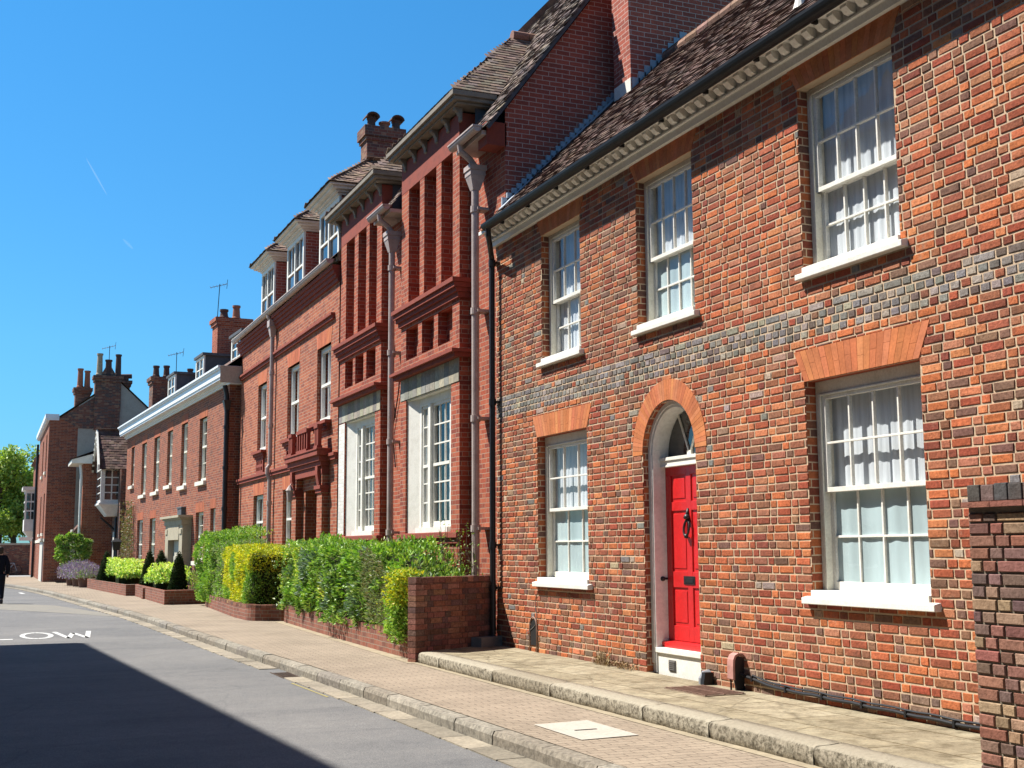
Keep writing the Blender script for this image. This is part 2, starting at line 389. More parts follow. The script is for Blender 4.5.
# channel of pale blocks along the kerb
g = MB(); y = -4.0; r0 = random.Random(3)
while y < 61:
    L = .62
    for k in range(1):
        a, b = y, y+L-.008
        cc = r0.choice([(.25,.215,.165),(.22,.19,.145),(.28,.24,.18),(.19,.165,.125)])
        dz = r0.uniform(0, .004)
        if abs(y-16.2) > .45:
            g.box(kx(a)-.26, kx(a)-.012, a, b, ZR-.05, ZR+.008+dz, cc)
    y += L
struct(g.build('gutter_channel', vcol('channel_block', .9, 30, .3, .5)))
g = MB(); 
for i in range(9): g.box(kx(16.2)-.235, kx(16.2)-.03, 15.85+i*.08, 15.89+i*.08, ZR-.02, ZR+.006)
g.box(kx(16.2)-.25, kx(16.2)-.235, 15.8, 16.6, ZR-.02, ZR+.007).box(kx(16.2)-.03, kx(16.2)-.015, 15.8, 16.6, ZR-.02, ZR+.007)
tag(g.build('drain_grate', plain('rusty_iron', (.07,.045,.03), .8, .4, 25, .4), loc=(3.5,16.2,ZR)), 'small rusty drain grate set in the pale gutter channel beside the kerb', 'drain grate')
# kerb: separate worn blocks
g = MB(); y = -5.0
while y < 78:
    L = r0.uniform(.75, 1.0) if y < 40 else 1.6
    a, b = y, min(y+L, 78.5)-.012
    xa, xb = kx(a), kx(b); dz = r0.uniform(-.004, .005); dx = r0.uniform(-.006, .006); W = .15
    p = lambda x, y_, z: (x+dx, y_, z+dz)
    bv = .018
    lo = [p(xa,a,ZR-.06), p(xa+W,a,ZR-.06), p(xb+W,b,ZR-.06), p(xb,b,ZR-.06)]
    mi = [p(xa+.004,a,ZP-.03-bv), p(xa+W,a,ZP-.03-bv), p(xb+W,b,ZP-.03-bv), p(xb+.004,b,ZP-.03-bv)]
    to = [p(xa+.004+bv,a+.004,ZP-.012), p(xa+W,a+.004,ZP-.004), p(xb+W,b-.004,ZP-.004), p(xb+.004+bv,b-.004,ZP-.012)]
    cc = r0.choice([(.20,.18,.145),(.175,.155,.13),(.225,.20,.16),(.185,.16,.125)])
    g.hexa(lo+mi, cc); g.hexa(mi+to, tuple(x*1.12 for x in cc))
    y += L
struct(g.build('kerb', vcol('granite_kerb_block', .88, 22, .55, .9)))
# lower pavement
def paver_mat():
    t = NT('paving_brick'); co_ = t.obj()
    mp = t.n('ShaderNodeMapping'); mp.inputs['Rotation'].default_value = (0,0,R(3)); t.l(co_, mp.inputs[0])
    b = t.t.nodes.new('ShaderNodeTexBrick'); t.l(mp.outputs[0], b.inputs['Vector'])
    b.inputs['Color1'].default_value = (.285,.234,.178,1); b.inputs['Color2'].default_value = (.245,.20,.152,1); b.inputs['Mortar'].default_value = (.125,.10,.075,1)
    b.inputs['Scale'].default_value = 1; b.inputs['Mortar Size'].default_value = .005; b.inputs['Brick Width'].default_value = .205; b.inputs['Row Height'].default_value = .1025; b.inputs['Bias'].default_value = -.2
    f = t.noise(co_, 60, 4); g1 = t.noise(co_, .9, 7, .65)
    c = t.mix(1, b.outputs['Color'], t.ramp(f, [(.25, (.82,)*3), (.75, (1.18,)*3)]), 'MULTIPLY')
    c = t.mix(1, c, t.ramp(g1, [(.3, (.80,.78,.76)), (.55, (1.02,1,.98)), (.75, (1.15,1.13,1.1))]), 'MULTIPLY')
    t.col(c); t.rough(.9); t.spec(.2)
    t.bump(t.math('SUBTRACT', t.math('MULTIPLY', f, .4), b.outputs['Fac']), .5, .004); return t.m
g = MB()
yy = dense(-12, 62, 1.0)
g.face([(kx(y)+.14, y, ZP) for y in yy] + [(9,62,ZP),(9,17.2,ZP),(5.45,17.2,ZP),(5.45,-12,ZP)])
yy2 = dense(62, 79, 1.0)
g.face([(kx(y)+.14, y, ZP) for y in yy2] + [(3.0,79,ZP),(3.0,62,ZP)])
struct(g.build('pavement', paver_mat()))
# sandy joint along the foot of the step and of the planters
g = MB()
for a, b in ((5.2,15.7),): g.face([(5.18,a,ZP+.004),(5.30,a,ZP+.004),(5.30,b,ZP+.004),(5.20,b,ZP+.004)])
g.face([(5.14,15.7,ZP+.004),(5.4,15.7,ZP+.004),(5.8,25.9,ZP+.004),(5.55,25.9,ZP+.004)])
struct(g.build('mortar_fillet', plain('sandy_mortar', (.30,.25,.175), .95, .2, 9, .4, .1)))
# raised pavement with its worn stone edge
t = NT('worn_flagstone'); co_ = t.obj()
vo = t.n('ShaderNodeTexVoronoi', feature='DISTANCE_TO_EDGE', Scale=.75)
mp = t.n('ShaderNodeMapping'); mp.inputs['Scale'].default_value = (1.3,.8,1); t.l(co_, mp.inputs[0])
nz = t.n('ShaderNodeTexNoise', Scale=2.5, Detail=5.0); t.l(co_, nz.inputs['Vector'])
dv = t.mix(.14, mp.outputs[0], nz.outputs['Color']); t.l(dv, vo.inputs['Vector'])
crack = t.ramp(vo.outputs['Distance'], [(0, (1,1,1)), (.012, (0,0,0))])
f = t.noise(co_, 40, 6, .7); g1 = t.noise(co_, 1.6, 8, .68)
c = t.ramp(g1, [(.3, (.20,.165,.112)), (.5, (.305,.26,.18)), (.68, (.38,.335,.24))])
c = t.mix(1, c, t.ramp(f, [(.25, (.7,)*3), (.75, (1.22,)*3)]), 'MULTIPLY')
bk = t.t.nodes.new('ShaderNodeTexBrick'); mp2 = t.n('ShaderNodeMapping'); mp2.inputs['Rotation'].default_value = (0,0,R(90)); mp2.inputs['Location'].default_value = (.3,.12,0); t.l(t.mix(.03, co_, nz.outputs['Color']), mp2.inputs[0]); t.l(mp2.outputs[0], bk.inputs['Vector'])
bk.inputs['Color1'].default_value = (1,1,1,1); bk.inputs['Color2'].default_value = (.80,.79,.76,1); bk.inputs['Mortar'].default_value = (.42,.38,.31,1); bk.inputs['Scale'].default_value = 1; bk.inputs['Mortar Size'].default_value = .009; bk.inputs['Brick Width'].default_value = .92; bk.inputs['Row Height'].default_value = .58
c = t.mix(1, c, bk.outputs['Color'], 'MULTIPLY')
blot = t.noise(co_, 6, 8, .75); c = t.mix(1, c, t.ramp(blot, [(.36, (.62,.60,.56)), (.5, (1,1,1)), (.66, (1.25,1.24,1.2))]), 'MULTIPLY')
c = t.mix(t.math('MULTIPLY', crack, .35), c, (.09,.075,.05))
t.col(c); t.rough(.93); t.spec(.15); t.bump(t.math('SUBTRACT', f, crack), .6, .008)
g = MB(); N = 40
for i in range(N):
    a = -2+ (16.35+2)*i/N; b = -2+(16.35+2)*(i+1)/N
    for x0, x1 in ((5.5,5.9),(5.9,6.3),(6.3,6.72)):
        hz = lambda x, y_: ZU + .008*noise.noise((x*1.5, y_*1.1, 3)) 
        g.face([(x0,a,hz(x0,a)),(x1,a,hz(x1,a)),(x1,b,hz(x1,b)),(x0,b,hz(x0,b))])
struct(g.build('raised_pavement', t.m, smooth=True))
g = MB(); y = -2.0; r1 = random.Random(11)
JO = [-2, -.4, 1.2, 2.9, 4.3, 5.9, 7.2, 8.55, 9.62, 11.55, 13.1, 14.9, 15.72]
for a, b in zip(JO, JO[1:]):
    n = max(2, int((b-a)/.07)); a += .006; b -= .008
    rings = []
    ph = r1.uniform(0, 9); cc = r1.choice([(.33,.29,.22),(.29,.25,.185),(.36,.32,.245)])
    for i in range(n+1):
        y_ = a+(b-a)*i/n; e = min(i, n-i)/n
        w1 = .02*noise.noise((y_*6, ph, 0)); w2 = .014*noise.noise((y_*8, ph, 5))+.008*noise.noise((y_*23, ph, 2)); rd = .012 if min(i, n-i) == 0 else 0
        rings.append([(5.285+w1, y_, ZP-.03), (5.283+w1*.6, y_, ZP+.05), (5.281+w2, y_, ZU-.026-rd), (5.292+w2, y_, ZU-.007-rd), (5.315+w2*.5, y_, ZU+.003-rd), (5.42, y_, ZU+.004-rd), (5.53, y_, ZU+.002), (5.53, y_, ZP-.03)])
    k = len(g.v)
    for ring in rings: g.v += ring
    m = 8
    for i in range(n):
        for j in range(m):
            l = (j+1) % m; g.f.append((k+i*m+j, k+i*m+l, k+(i+1)*m+l, k+(i+1)*m+j)); g.c.append(cc)
    g.f.append(tuple(k+j for j in range(m))); g.c.append(cc); g.f.append(tuple(k+n*m+j for j in reversed(range(m)))); g.c.append(cc)
t = NT('worn_step_stone'); co_ = t.obj(); at = t.n('ShaderNodeAttribute', attribute_name='bc').outputs['Color']
f = t.noise(co_, 26, 8, .72); sp = t.t.nodes.new('ShaderNodeSeparateXYZ'); t.l(co_, sp.inputs[0])
c = t.mix(t.ramp(f, [(.44, (0,0,0)), (.62, (1,1,1))]), at, (.09,.077,.055))
lich = t.noise(co_, 9, 6, .7); c = t.mix(t.ramp(lich, [(.55, (0,0,0)), (.66, (1,1,1))]), c, (.22,.195,.145))
nrm = t.t.nodes.new('ShaderNodeTexCoord').outputs['Normal']; sn = t.t.nodes.new('ShaderNodeSeparateXYZ'); t.l(nrm, sn.inputs[0])
c = t.mix(t.math('MULTIPLY', t.math('GREATER_THAN', sn.outputs[2], .6), .75), c, at)     # upward faces stay close to the plain stone colour
t.col(c); t.rough(.92); t.spec(.15); t.bump(f, .9, .02)
struct(g.build('step_kerb', t.m, smooth=True))
# tan band across the road and painted marks
g = MB(); g.face([(-1.6,43.2,ZR+.004),(.4,42.3,ZR+.004),(1.9,39.6,ZR+.004),(kx(34.6)-.28,34.6,ZR+.004),(kx(32.2)-.28,32.2,ZR+.004),(1.8,34.9,ZR+.004),(.4,37.6,ZR+.004),(-1.6,38.4,ZR+.004)])
struct(g.build('road_band', weathered('worn_tan_surfacing', (.20,.185,.155), (.14,.14,.135), .9, 2, .4)))
paint = weathered('worn_road_paint', (.52,.52,.50), (.2,.2,.2), .8, 9, .2)
g = MB(); z = ZR+.005; y0, y1 = 24.75, 26.75
def stroke(pts, w):
    for (xa, ya), (xb, yb) in zip(pts, pts[1:]):
        # pen wide across the road, thin along it, as long letters on roads are
        wx, wy = w, w*1.6
        d = Vector((xb-xa, (yb-ya)/2.6)); nrm_ = Vector((-d.y, d.x)).normalized()
        ox, oy = nrm_.x*w/2, nrm_.y*w/2*2.6
        g.face([(xa+ox,ya+oy,z),(xb+ox,yb+oy,z),(xb-ox,yb-oy,z),(xa-ox,ya-oy,z)])
Wd = .095
def LX(x0, f_): return x0+f_
# S (mostly out of frame), L, O, W
sx = -.62; stroke([(sx+.42,y1-.15),(sx+.1,y1-.1),(sx,y1-.5),(sx+.1,y1-.9),(sx+.36,y1-1.1),(sx+.45,y1-1.5),(sx+.36,y0+.12),(sx+.02,y0+.15)], Wd)
lx = .02; stroke([(lx+.04,y1),(lx+.04,y0)], Wd); stroke([(lx,y0+.12),(lx+.46,y0+.12)], Wd)
ox_ = .62; pts = [(ox_+.30+.26*math.cos(a), (y0+y1)/2+ .88*math.sin(a)) for a in [2*math.pi*i/20 for i in range(21)]]; stroke(pts, Wd)
wx_ = 1.28; stroke([(wx_,y1),(wx_+.17,y0),(wx_+.33,y1-.5),(wx_+.50,y0),(wx_+.66,y1)], Wd)
struct(g.build('road_lettering', paint))
g = MB()
for (xa, ya, xb, yb) in ((1.12,52.6,1.22,51.0),): g.face([(xa,ya,ZR+.005),(xa+.14,ya,ZR+.005),(xb+.14,yb,ZR+.005),(xb,yb,ZR+.005)])
struct(g.build('road_marking', paint))
g = MB()
for a, b in ((13.6,15.2),): g.face([(kx(a)-.32,a,ZR+.004),(kx(a)-.29,a,ZR+.004),(kx(b)-.29,b,ZR+.004),(kx(b)-.32,b,ZR+.004)])
struct(g.build('yellow_line', weathered('worn_yellow_paint', (.30,.25,.09), (.16,.15,.13), .85, 9, .3)))
# pale inspection cover on the pavement
root = thing('inspection_cover', 'pale square inspection cover with a small dark slot, flush in the lower pavement', 'manhole cover', (4.6,9.36,ZP))
g = MB(); g.face([(4.335,8.88,ZP+.006),(4.865,8.92,ZP+.006),(4.865,9.86,ZP+.006),(4.335,9.80,ZP+.006)]); g.box(4.35,4.86,8.93,9.82,ZP-.02,ZP+.005)
g.build('slab', weathered('pale_concrete', (.42,.385,.33), (.33,.30,.25), .85, 3, .15), root)
g = MB(); g.box(4.50,4.70,9.33,9.36,ZP+.004,ZP+.009); g.build('lifting_slot', M['dark'], root)
# coal-hole grating in the raised pavement
root = thing('pavement_grating', 'rust-brown iron grating in the raised pavement below the boot scraper', 'grating', (6.35,10.3,ZU))
g = MB()
for i in range(13): g.box(6.08, 6.50, 9.9+i*.055, 9.925+i*.055, ZU+.004, ZU+.016)
for x_ in (6.08, 6.28, 6.48): g.box(x_, x_+.02, 9.88, 10.60, ZU+.004, ZU+.018)
g.build('bars', plain('rusty_bars', (.15,.085,.06), .85, .4, 25, .4), root)
g = MB(); g.box(6.07,6.51,9.87,10.61,ZU+.0,ZU+.010); g.build('frame', weathered('rust_plate', (.22,.15,.105), (.3,.25,.18), .9, 12, .5), root)
#@@GROUND_END
#@@B1
# ================================================================ near red-brick house
X0 = 6.7
def house(name, label, cat, x, yc, zb, rot=0):
    return thing(name, label, cat, (x + 0, yc, zb), rot, off=(0, yc if rot == 0 else 0, zb))
B1 = thing('brick_house', 'patchwork brick house with an arched red front door and white sash windows, nearest', 'house', (X0,11.5,ZU), 0, off=(0,11.5,ZU))
S0, S1, WT = 3.0, 16.42, 4.46
OPEN = {'w1': (13.61,14.79,2.46,4.20), 'w2': (10.90,12.13,2.46,4.20), 'w3': (7.72,9.02,2.46,4.20), 'w4': (13.48,14.97,-.43,1.474), 'w5': (7.57,9.06,-.43,1.474)}
AC, AZ, RI, RO = 11.52, 1.03, .560, .785
holes = [OPEN[k] for k in OPEN] + [(AC-RI, AC+RI, ZU-.02, AZ)]
COURSE = .0752
nrow = int((WT-ZU)/COURSE)+1
# gauged brick arches: holes for them, course by course
ARCH = []
for k in OPEN:
    a, b, z0, z1 = OPEN[k]; top = 1.762 if z1 < 2 else 4.44
    ARCH.append((a, b, z1, top, .145))
ahole = []
for i in range(nrow):
    za = ZU+i*COURSE; zb = za+COURSE; zm = (za+zb)/2
    for a, b, z0, z1, fl in ARCH:
        lo, hi = max(za, z0), min(zb, z1)
        if hi-lo > .004:
            k = fl*((lo+hi)/2-z0)/(z1-z0); ahole.append((a-k+.012, b+k-.012, lo, hi))
    lo, hi = max(za, AZ), min(zb, AZ+RO)
    if hi-lo > .004:
        h = math.sqrt(max(0, (RO-.012)**2-((lo+hi)/2-AZ)**2)); 
        if h > .03: ahole.append((AC-h, AC+h, lo, hi))
H1 = holes + ahole
def sub(rect, h):
    a, b, c, d = rect
    if h[1] <= a or h[0] >= b or h[3] <= c or h[2] >= d: return [rect]
    out = []
    if h[0] > a: out.append((a, h[0], c, d))
    if h[1] < b: out.append((h[1], b, c, d))
    a2, b2 = max(a, h[0]), min(b, h[1])
    if h[2] > c: out.append((a2, b2, c, h[2]))
    if h[3] < d: out.append((a2, b2, h[3], d))
    return out
def one_brick(mb, a, b, c, d, d0, col, r, dep=.008, ch=.003):
    j = lambda: r.uniform(-.0042, .0042)
    f = d0 - r.uniform(0, .0035)
    o = [(d0+dep, a, c), (d0+dep, b, c), (d0+dep, b, d), (d0+dep, a, d)]
    tl = r.uniform(-.0016, .0016)
    i = [(f+tl, a+ch+abs(j()), c+ch+abs(j())), (f-tl, b-ch-abs(j()), c+ch+abs(j())), (f-tl, b-ch-abs(j()), d-ch-abs(j())), (f+tl, a+ch+abs(j()), d-ch-abs(j()))]
    n = len(mb.v); mb.v += o+i
    for q in ((4,7,6,5),(0,4,5,1),(1,5,6,2),(2,6,7,3),(3,7,4,0)): mb.f.append(tuple(n+k for k in q)); mb.c.append(col)
def vary(c, r, s=.14):
    k = 1+r.uniform(-s, s); return (c[0]*k, c[1]*k*(1+r.uniform(-.08,.08)), c[2]*k*(1+r.uniform(-.1,.1)))
def col_b1(s, z, head, r):
    m = noise.noise((s*.55, z*.6, 1.7)); m2 = noise.noise((s*1.7, z*1.9, 8.1)); m3 = noise.noise((s*.3, z*.35, 5.5))
    if 1.84 < z < 2.13 and r.random() < .88: return vary(r.choice([GREY, (.21,.195,.18), (.14,.13,.12), (.30,.26,.21), (.14,.105,.09), (.24,.215,.185)]), r)
    if z < -1.18 and r.random() < .5: return vary(r.choice([(.15,.095,.07), BROWN, (.21,.13,.09)]), r)
    dark = .29 + .55*m + (.16 if z > 3.4 else 0) + (.10 if head else -.04)
    u = r.random()
    if u < dark*.75: return vary(r.choice([BROWN, BROWN, (.19,.08,.05), DRED, DRED, PURP, (.19,.10,.068), (.24,.115,.07)]), r, .2)
    if u < dark*.75+.012+.07*max(0, m2): return vary(r.choice([GREY, PALE, (.32,.20,.14), (.27,.22,.19)]), r)
    c = r.choice([ORANGE, ORANGE, ORANGE2, RED, RED, (.32,.095,.046), (.29,.108,.058), (.34,.135,.075), (.27,.085,.045)])
    return vary(tuple(x*(1+.18*m3) for x in c), r, .18)
def brickwork(mb, s0, s1, z0, z1, hl, colf, course, d0, r, band=None, mw=.0072):
    i = 0; z = z0
    while z < z1-.01:
        zt = min(z+course, z1); hrow = [h for h in hl if h[2] < zt and h[3] > z]
        allhead = band and band[0] < (z+zt)/2 < band[1]
        s = s0 - (.17 if i % 2 else 0) - r.uniform(0, .05); k = i % 2
        while s < s1:
            head = allhead or (k % 2 == 1)
            L = (.1125 if head else .225) * r.uniform(.95, 1.05)
            a, b = max(s, s0)+mw, min(s+L, s1)-mw
            if b-a > .02:
                wob = .0035*noise.noise((s*.8, i*.37, 4.0))
                rects = [(a, b, z+mw+wob, zt-mw+wob)]
                for h in hrow:
                    nr = []
                    for q in rects: nr += sub(q, (h[0]-.001, h[1]+.001, h[2], h[3]))
                    rects = nr
                c = colf((a+b)/2, (z+zt)/2, head, r)
                for q in rects:
                    if q[1]-q[0] > .018 and q[3]-q[2] > .018: one_brick(mb, *q, d0, c, r)
            s += L; k += 1
        z += course; i += 1
g = MB(); r2 = random.Random(21)
brickwork(g, S0, S1, ZU-.02, WT, H1, col_b1, COURSE, 0, r2, (1.86, 2.12))
wall = g.build('wall', M['brick_near'], B1)
wall['label'] = 'handmade brick wall mixing orange, brown and grey bricks with a grey band at mid height'
g = MB(); plane_holes(g, S0, S1, ZU-.05, WT, holes+[(AC-math.sqrt(RI**2-(k*.02)**2), AC+math.sqrt(RI**2-(k*.02)**2), AZ+(k-1)*.02, AZ+k*.02) for k in range(1, 28)], d=.0055)
mort = g.build('mortar', M['mortar'], B1)
# reveals
g = MB()
for k in OPEN:
    a, b, z0, z1 = OPEN[k]; reveal(g, a, b, z0, z1, .004, .16)
reveal(g, AC-RI, AC+RI, ZU-.02, AZ, .004, .32, 'lr')
for i in range(24):
    a0, a1 = math.pi*i/24, math.pi*(i+1)/24
    g.face([(.004, AC+RI*math.cos(a0), AZ+RI*math.sin(a0)), (.004, AC+RI*math.cos(a1), AZ+RI*math.sin(a1)), (.32, AC+RI*math.cos(a1), AZ+RI*math.sin(a1)), (.32, AC+RI*math.cos(a0), AZ+RI*math.sin(a0))])
# end walls, back, inside
g.face([(.012,S1,ZU-.05),(4.9,S1,ZU-.05),(4.9,S1,4.6),(2.45,S1,7.1),(.012,S1,4.6)]); g.face([(.012,S0,ZU-.05),(4.9,S0,ZU-.05),(4.9,S0,4.6),(2.45,S0,7.1),(.012,S0,4.6)])
g.face([(4.9,S0,ZU-.05),(4.9,S1,ZU-.05),(4.9,S1,4.6),(4.9,S0,4.6)])
g.build('side_walls', M['brick_jamb'], B1)
# rubbed brick arches
RUB = [(.50,.165,.062),(.46,.145,.055),(.53,.19,.08),(.48,.155,.06)]
def flat_arch(a, b, z0, z1, fl):
    g = MB(); n = int((b-a)/.072)
    cx = (a+b)/2
    for i in range(n):
        t0, t1 = i/n, (i+1)/n
        s0b, s1b = a+(b-a)*t0, a+(b-a)*t1; s0t, s1t = (a-fl)+(b-a+2*fl)*t0, (a-fl)+(b-a+2*fl)*t1
        c = vary(r2.choice(RUB), r2, .1); m = .0018
        cuts = [0, r2.choice([.35,.45,.55,.65]), 1] if i % 2 else [0, 1]
        for u0, u1 in zip(cuts, cuts[1:]):
            L = lambda u: (s0b+(s0t-s0b)*u+m, s1b+(s1t-s1b)*u-m, z0+(z1-z0)*u)
            l0, l1 = L(u0+.004), L(u1-.004); f = -.004-r2.uniform(0, .001)
            g.hexa([(f,l0[0],l0[2]),(f,l0[1],l0[2]),(.16,l0[1],l0[2]),(.16,l0[0],l0[2]),(f,l1[0],l1[2]),(f,l1[1],l1[2]),(.16,l1[1],l1[2]),(.16,l1[0],l1[2])], c)
    g.build('flat_arch', M['rubbed'], B1)
for q in ARCH: flat_arch(*q)
g = MB(); n = 44
for i in range(n):
    a0, a1 = math.pi*i/n+.0022, math.pi*(i+1)/n-.0022; f = -.004-r2.uniform(0, .001); c = vary(r2.choice(RUB), r2, .1)
    P = lambda r_, a, d: (d, AC+r_*math.cos(a), AZ+r_*math.sin(a))
    g.hexa([P(RI,a0,f),P(RI,a1,f),P(RI,a1,.11),P(RI,a0,.11),P(RO,a0,f),P(RO,a1,f),P(RO,a1,.11),P(RO,a0,.11)], c)
g.build('round_arch', M['rubbed'], B1)
# --- sash windows
def curtain(parent, name, mat, a, b, z0, z1, d, amp=.018, wl=.11, gap=None, ph=0):
    g = MB(); n = int((b-a)/.018)
    for i in range(n):
        p = []
        for j in (i, i+1):
            s = a+(b-a)*j/n
            p.append((d+amp*math.sin(2*math.pi*s/wl+1.3*math.sin(s*7+ph)+ph)+.008*noise.noise((s*9,ph,0)), s))
        for k in range(6):
            za, zb = z0+(z1-z0)*k/6, z0+(z1-z0)*(k+1)/6
            if gap and gap(0.5*(p[0][1]+p[1][1]), .5*(za+zb)): continue
            g.face([(p[0][0],p[0][1],za),(p[1][0],p[1][1],za),(p[1][0],p[1][1],zb),(p[0][0],p[0][1],zb)])
    return g.build(name, mat, parent, smooth=True)
def sash_window(root, a, b, z0, z1, cols, rows, meet, rec=.115, head=.05, upper='net', lower='net', gap=None, label=None, ph=0, name='window'):
    """box-frame sash: outer frame, upper sash in front, lower sash set back"""
    fr = .068
    g = MB()
    g.box(rec, rec+.13, a-.02, a+fr, z0, z1); g.box(rec, rec+.13, b-fr, b+.02, z0, z1)
    g.box(rec, rec+.13, a+fr, b-fr, z1-head, z1); 
    g.box(rec-.012, rec-.0005, a+fr-.02, a+fr+.006, z0+.03, z1-head+.006); g.box(rec-.012, rec-.0005, b-fr-.006, b-fr+.02, z0+.03, z1-head+.006)
    g.box(rec-.012, rec-.0005, a+fr+.006, b-fr-.006, z1-head-.012, z1-head+.006)
    win = g.build(name, M['cream'], root, bevel=.003)
    if label: win['label'] = label
    # timber sub sill
    g = MB(); g.box(-.02, rec+.13, a+.002, b-.002, z0, z0+.052); g.build('bottom_rail', M['white'], win, bevel=.004)
    def sash(nm, za, zb, d, bot, top):
        g = MB(); st = .045
        g.box(d, d+.045, a+fr, a+fr+st, za, zb); g.box(d, d+.045, b-fr-st, b-fr, za, zb)
        g.box(d-.001, d+.046, a+fr, b-fr, za, za+bot); g.box(d-.001, d+.046, a+fr, b-fr, zb-top, zb)
        ia, ib, iz0, iz1 = a+fr+st, b-fr-st, za+bot, zb-top
        for i in range(1, cols): s = ia+(ib-ia)*i/cols; g.box(d+.006, d+.04, s-.0095, s+.0095, iz0, iz1)
        for i in range(1, rows): z = iz0+(iz1-iz0)*i/rows; g.box(d+.005, d+.041, ia, ib, z-.0095, z+.0095)
        g.build(nm, M['white'], win, bevel=.002)
        q = MB(); 
        for i in range(cols):
            for j in range(rows):
                s_a, s_b = ia+(ib-ia)*i/cols, ia+(ib-ia)*(i+1)/cols; z_a, z_b = iz0+(iz1-iz0)*j/rows, iz0+(iz1-iz0)*(j+1)/rows
                tx, tz = r2.uniform(-.0012,.0012), r2.uniform(-.0012,.0012)
                q.face([(d+.022-tx-tz,s_a,z_a),(d+.022-tx+tz,s_a,z_b),(d+.022+tx+tz,s_b,z_b),(d+.022+tx-tz,s_b,z_a)])
        q.build('pane', M['glass'], win)
    sash('upper_sash', meet-.02, z1-head, rec+.012, .042, .045)
    sash('lower_sash', z0+.052, meet+.02, rec+.066, .075, .040)
    if upper: curtain(win, 'net_curtain', M[upper], a+fr, b-fr, meet if lower != upper else z0+.1, z1-head, rec+.122, amp=.0035, wl=.10, ph=ph, gap=gap)
    if lower and lower != upper: curtain(win, 'frosted_screen', M[lower], a+fr, b-fr, z0+.06, meet+.01, rec+.094, amp=.0, wl=.5, ph=ph)
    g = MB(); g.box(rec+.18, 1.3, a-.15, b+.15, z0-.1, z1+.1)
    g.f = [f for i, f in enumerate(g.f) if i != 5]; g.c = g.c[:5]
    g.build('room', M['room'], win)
    # stone sill, painted
    return win
def painted_sill(win, a, b, z0, z1, proj=.07):
    g = MB(); g.prism([(-proj,a,z0),(-proj,a,z1-.012),(-.016,a,z1),(.16,a,z1),(.16,a,z0),(.0,a,z0)], (0,b-a,0)); g.build('sill', M['white'], win, bevel=.006)
gp = lambda c0, w_, zt: (lambda s, z: abs(s-c0) < w_*max(0, (zt-z)))
W = sash_window(B1, *OPEN['w1'], 3, 2, 3.27, label='left-hand upstairs window with a net curtain', ph=1); painted_sill(W, 13.52, 14.84, 2.395, 2.46)
W = sash_window(B1, *OPEN['w2'], 4, 2, 3.26, label='upstairs window above the front door', ph=2, upper='net', lower='blind'); painted_sill(W, 10.80, 12.18, 2.395, 2.46)
W = sash_window(B1, *OPEN['w3'], 4, 2, 3.23, label='upstairs window nearest the camera', ph=3); painted_sill(W, 7.63, 9.06, 2.395, 2.46)
W = sash_window(B1, *OPEN['w4'], 3, 2, .50, head=.12, upper='net', lower='blind', label='ground-floor window left of the front door', ph=4); painted_sill(W, 13.37, 15.02, -.497, -.43, .072)
W = sash_window(B1, *OPEN['w5'], 4, 2, .50, head=.12, upper='net', lower='blind', label='ground-floor window right of the front door', ph=5); painted_sill(W, 7.46, 9.13, -.497, -.43, .072)
# --- front door
L0, L1 = AC-RI, AC+RI
g = MB()
fw = .075
for (a, b) in ((L0, L0+fw), (L1-fw, L1)):
    g.box(.085, .30, a, b, ZU+.0, AZ)
    g.box(.070, .0845, a+(.0 if a == L0 else .02), b-(.02 if a == L0 else 0), ZU+.1, AZ)
n = 28
for i in range(n):
    a0, a1 = math.pi*i/n, math.pi*(i+1)/n
    P = lambda r_, a, d: (d, AC+r_*math.cos(a), AZ+r_*math.sin(a))
    g.hexa([P(RI-fw,a0,.085),P(RI-fw,a1,.085),P(RI-fw,a1,.30),P(RI-fw,a0,.30),P(RI,a0,.085),P(RI,a1,.085),P(RI,a1,.30),P(RI,a0,.30)])
    g.hexa([P(RI-.045,a0,.070),P(RI-.045,a1,.070),P(RI-.045,a1,.0846),P(RI-.045,a0,.0846),P(RI,a0,.070),P(RI,a1,.070),P(RI,a1,.0846),P(RI,a0,.0846)])
df = g.build('door_frame', M['offwhite'], B1)
g = MB(); ds0, ds1 = L0+fw, L1-fw
g.box(.185, .30, ds0, ds1, .885, .985); g.box(.170, .1846, ds0, ds1, .955, .992); g.box(.178, .1846, ds0, ds1, .885, .905)
g.build('transom', M['white'], B1, bevel=.003)
fan = MB()
for ang in (62, 118): fan.tube([(.275, AC, 1.0), (.275, AC+math.cos(R(ang))*(RI-fw), AZ+math.sin(R(ang))*(RI-fw))], .013, 6)
fan.box(.262, .29, AC-.04, AC+.04, .986, 1.05)
fan.box(.262, .29, ds0, ds1, .986, 1.003)
fl = fan.build('fanlight', M['white'], B1)
g = MB(); g.face([(.285, AC+(RI-fw)*math.cos(math.pi*i/20), AZ-.04+(RI-fw+.03)*math.sin(math.pi*i/20)) for i in range(21)]); g.build('pane', M['dglass'], fl)
g = MB(); D = .255
g.box(D, D+.05, ds0, ds1, -1.0, .885)
st = .11; pw = (ds1-ds0-3*st)/2; mid = AC
def stile(a, b, z0, z1): g.box(D-.014, D+.0, a, b, z0, z1)
for (a, b) in ((ds0, ds0+st), (mid-.05, mid+.05), (ds1-st, ds1)): stile(a, b, -1.0, .885)
for (z0, z1) in ((.79,.885),(.40,.50),(-.43,-.26),(-1.0,-.84)):
    for (a, b) in ((ds0+st, mid-.05), (mid+.05, ds1-st)): stile(a, b, z0, z1)
for (z0, z1) in ((.50,.79),(-.26,.40),(-.84,-.43)):
    for (a, b) in ((ds0+st, mid-.05), (mid+.05, ds1-st)): g.box(D-.007, D+.0, a+.035, b-.035, z0+.035, z1-.035)
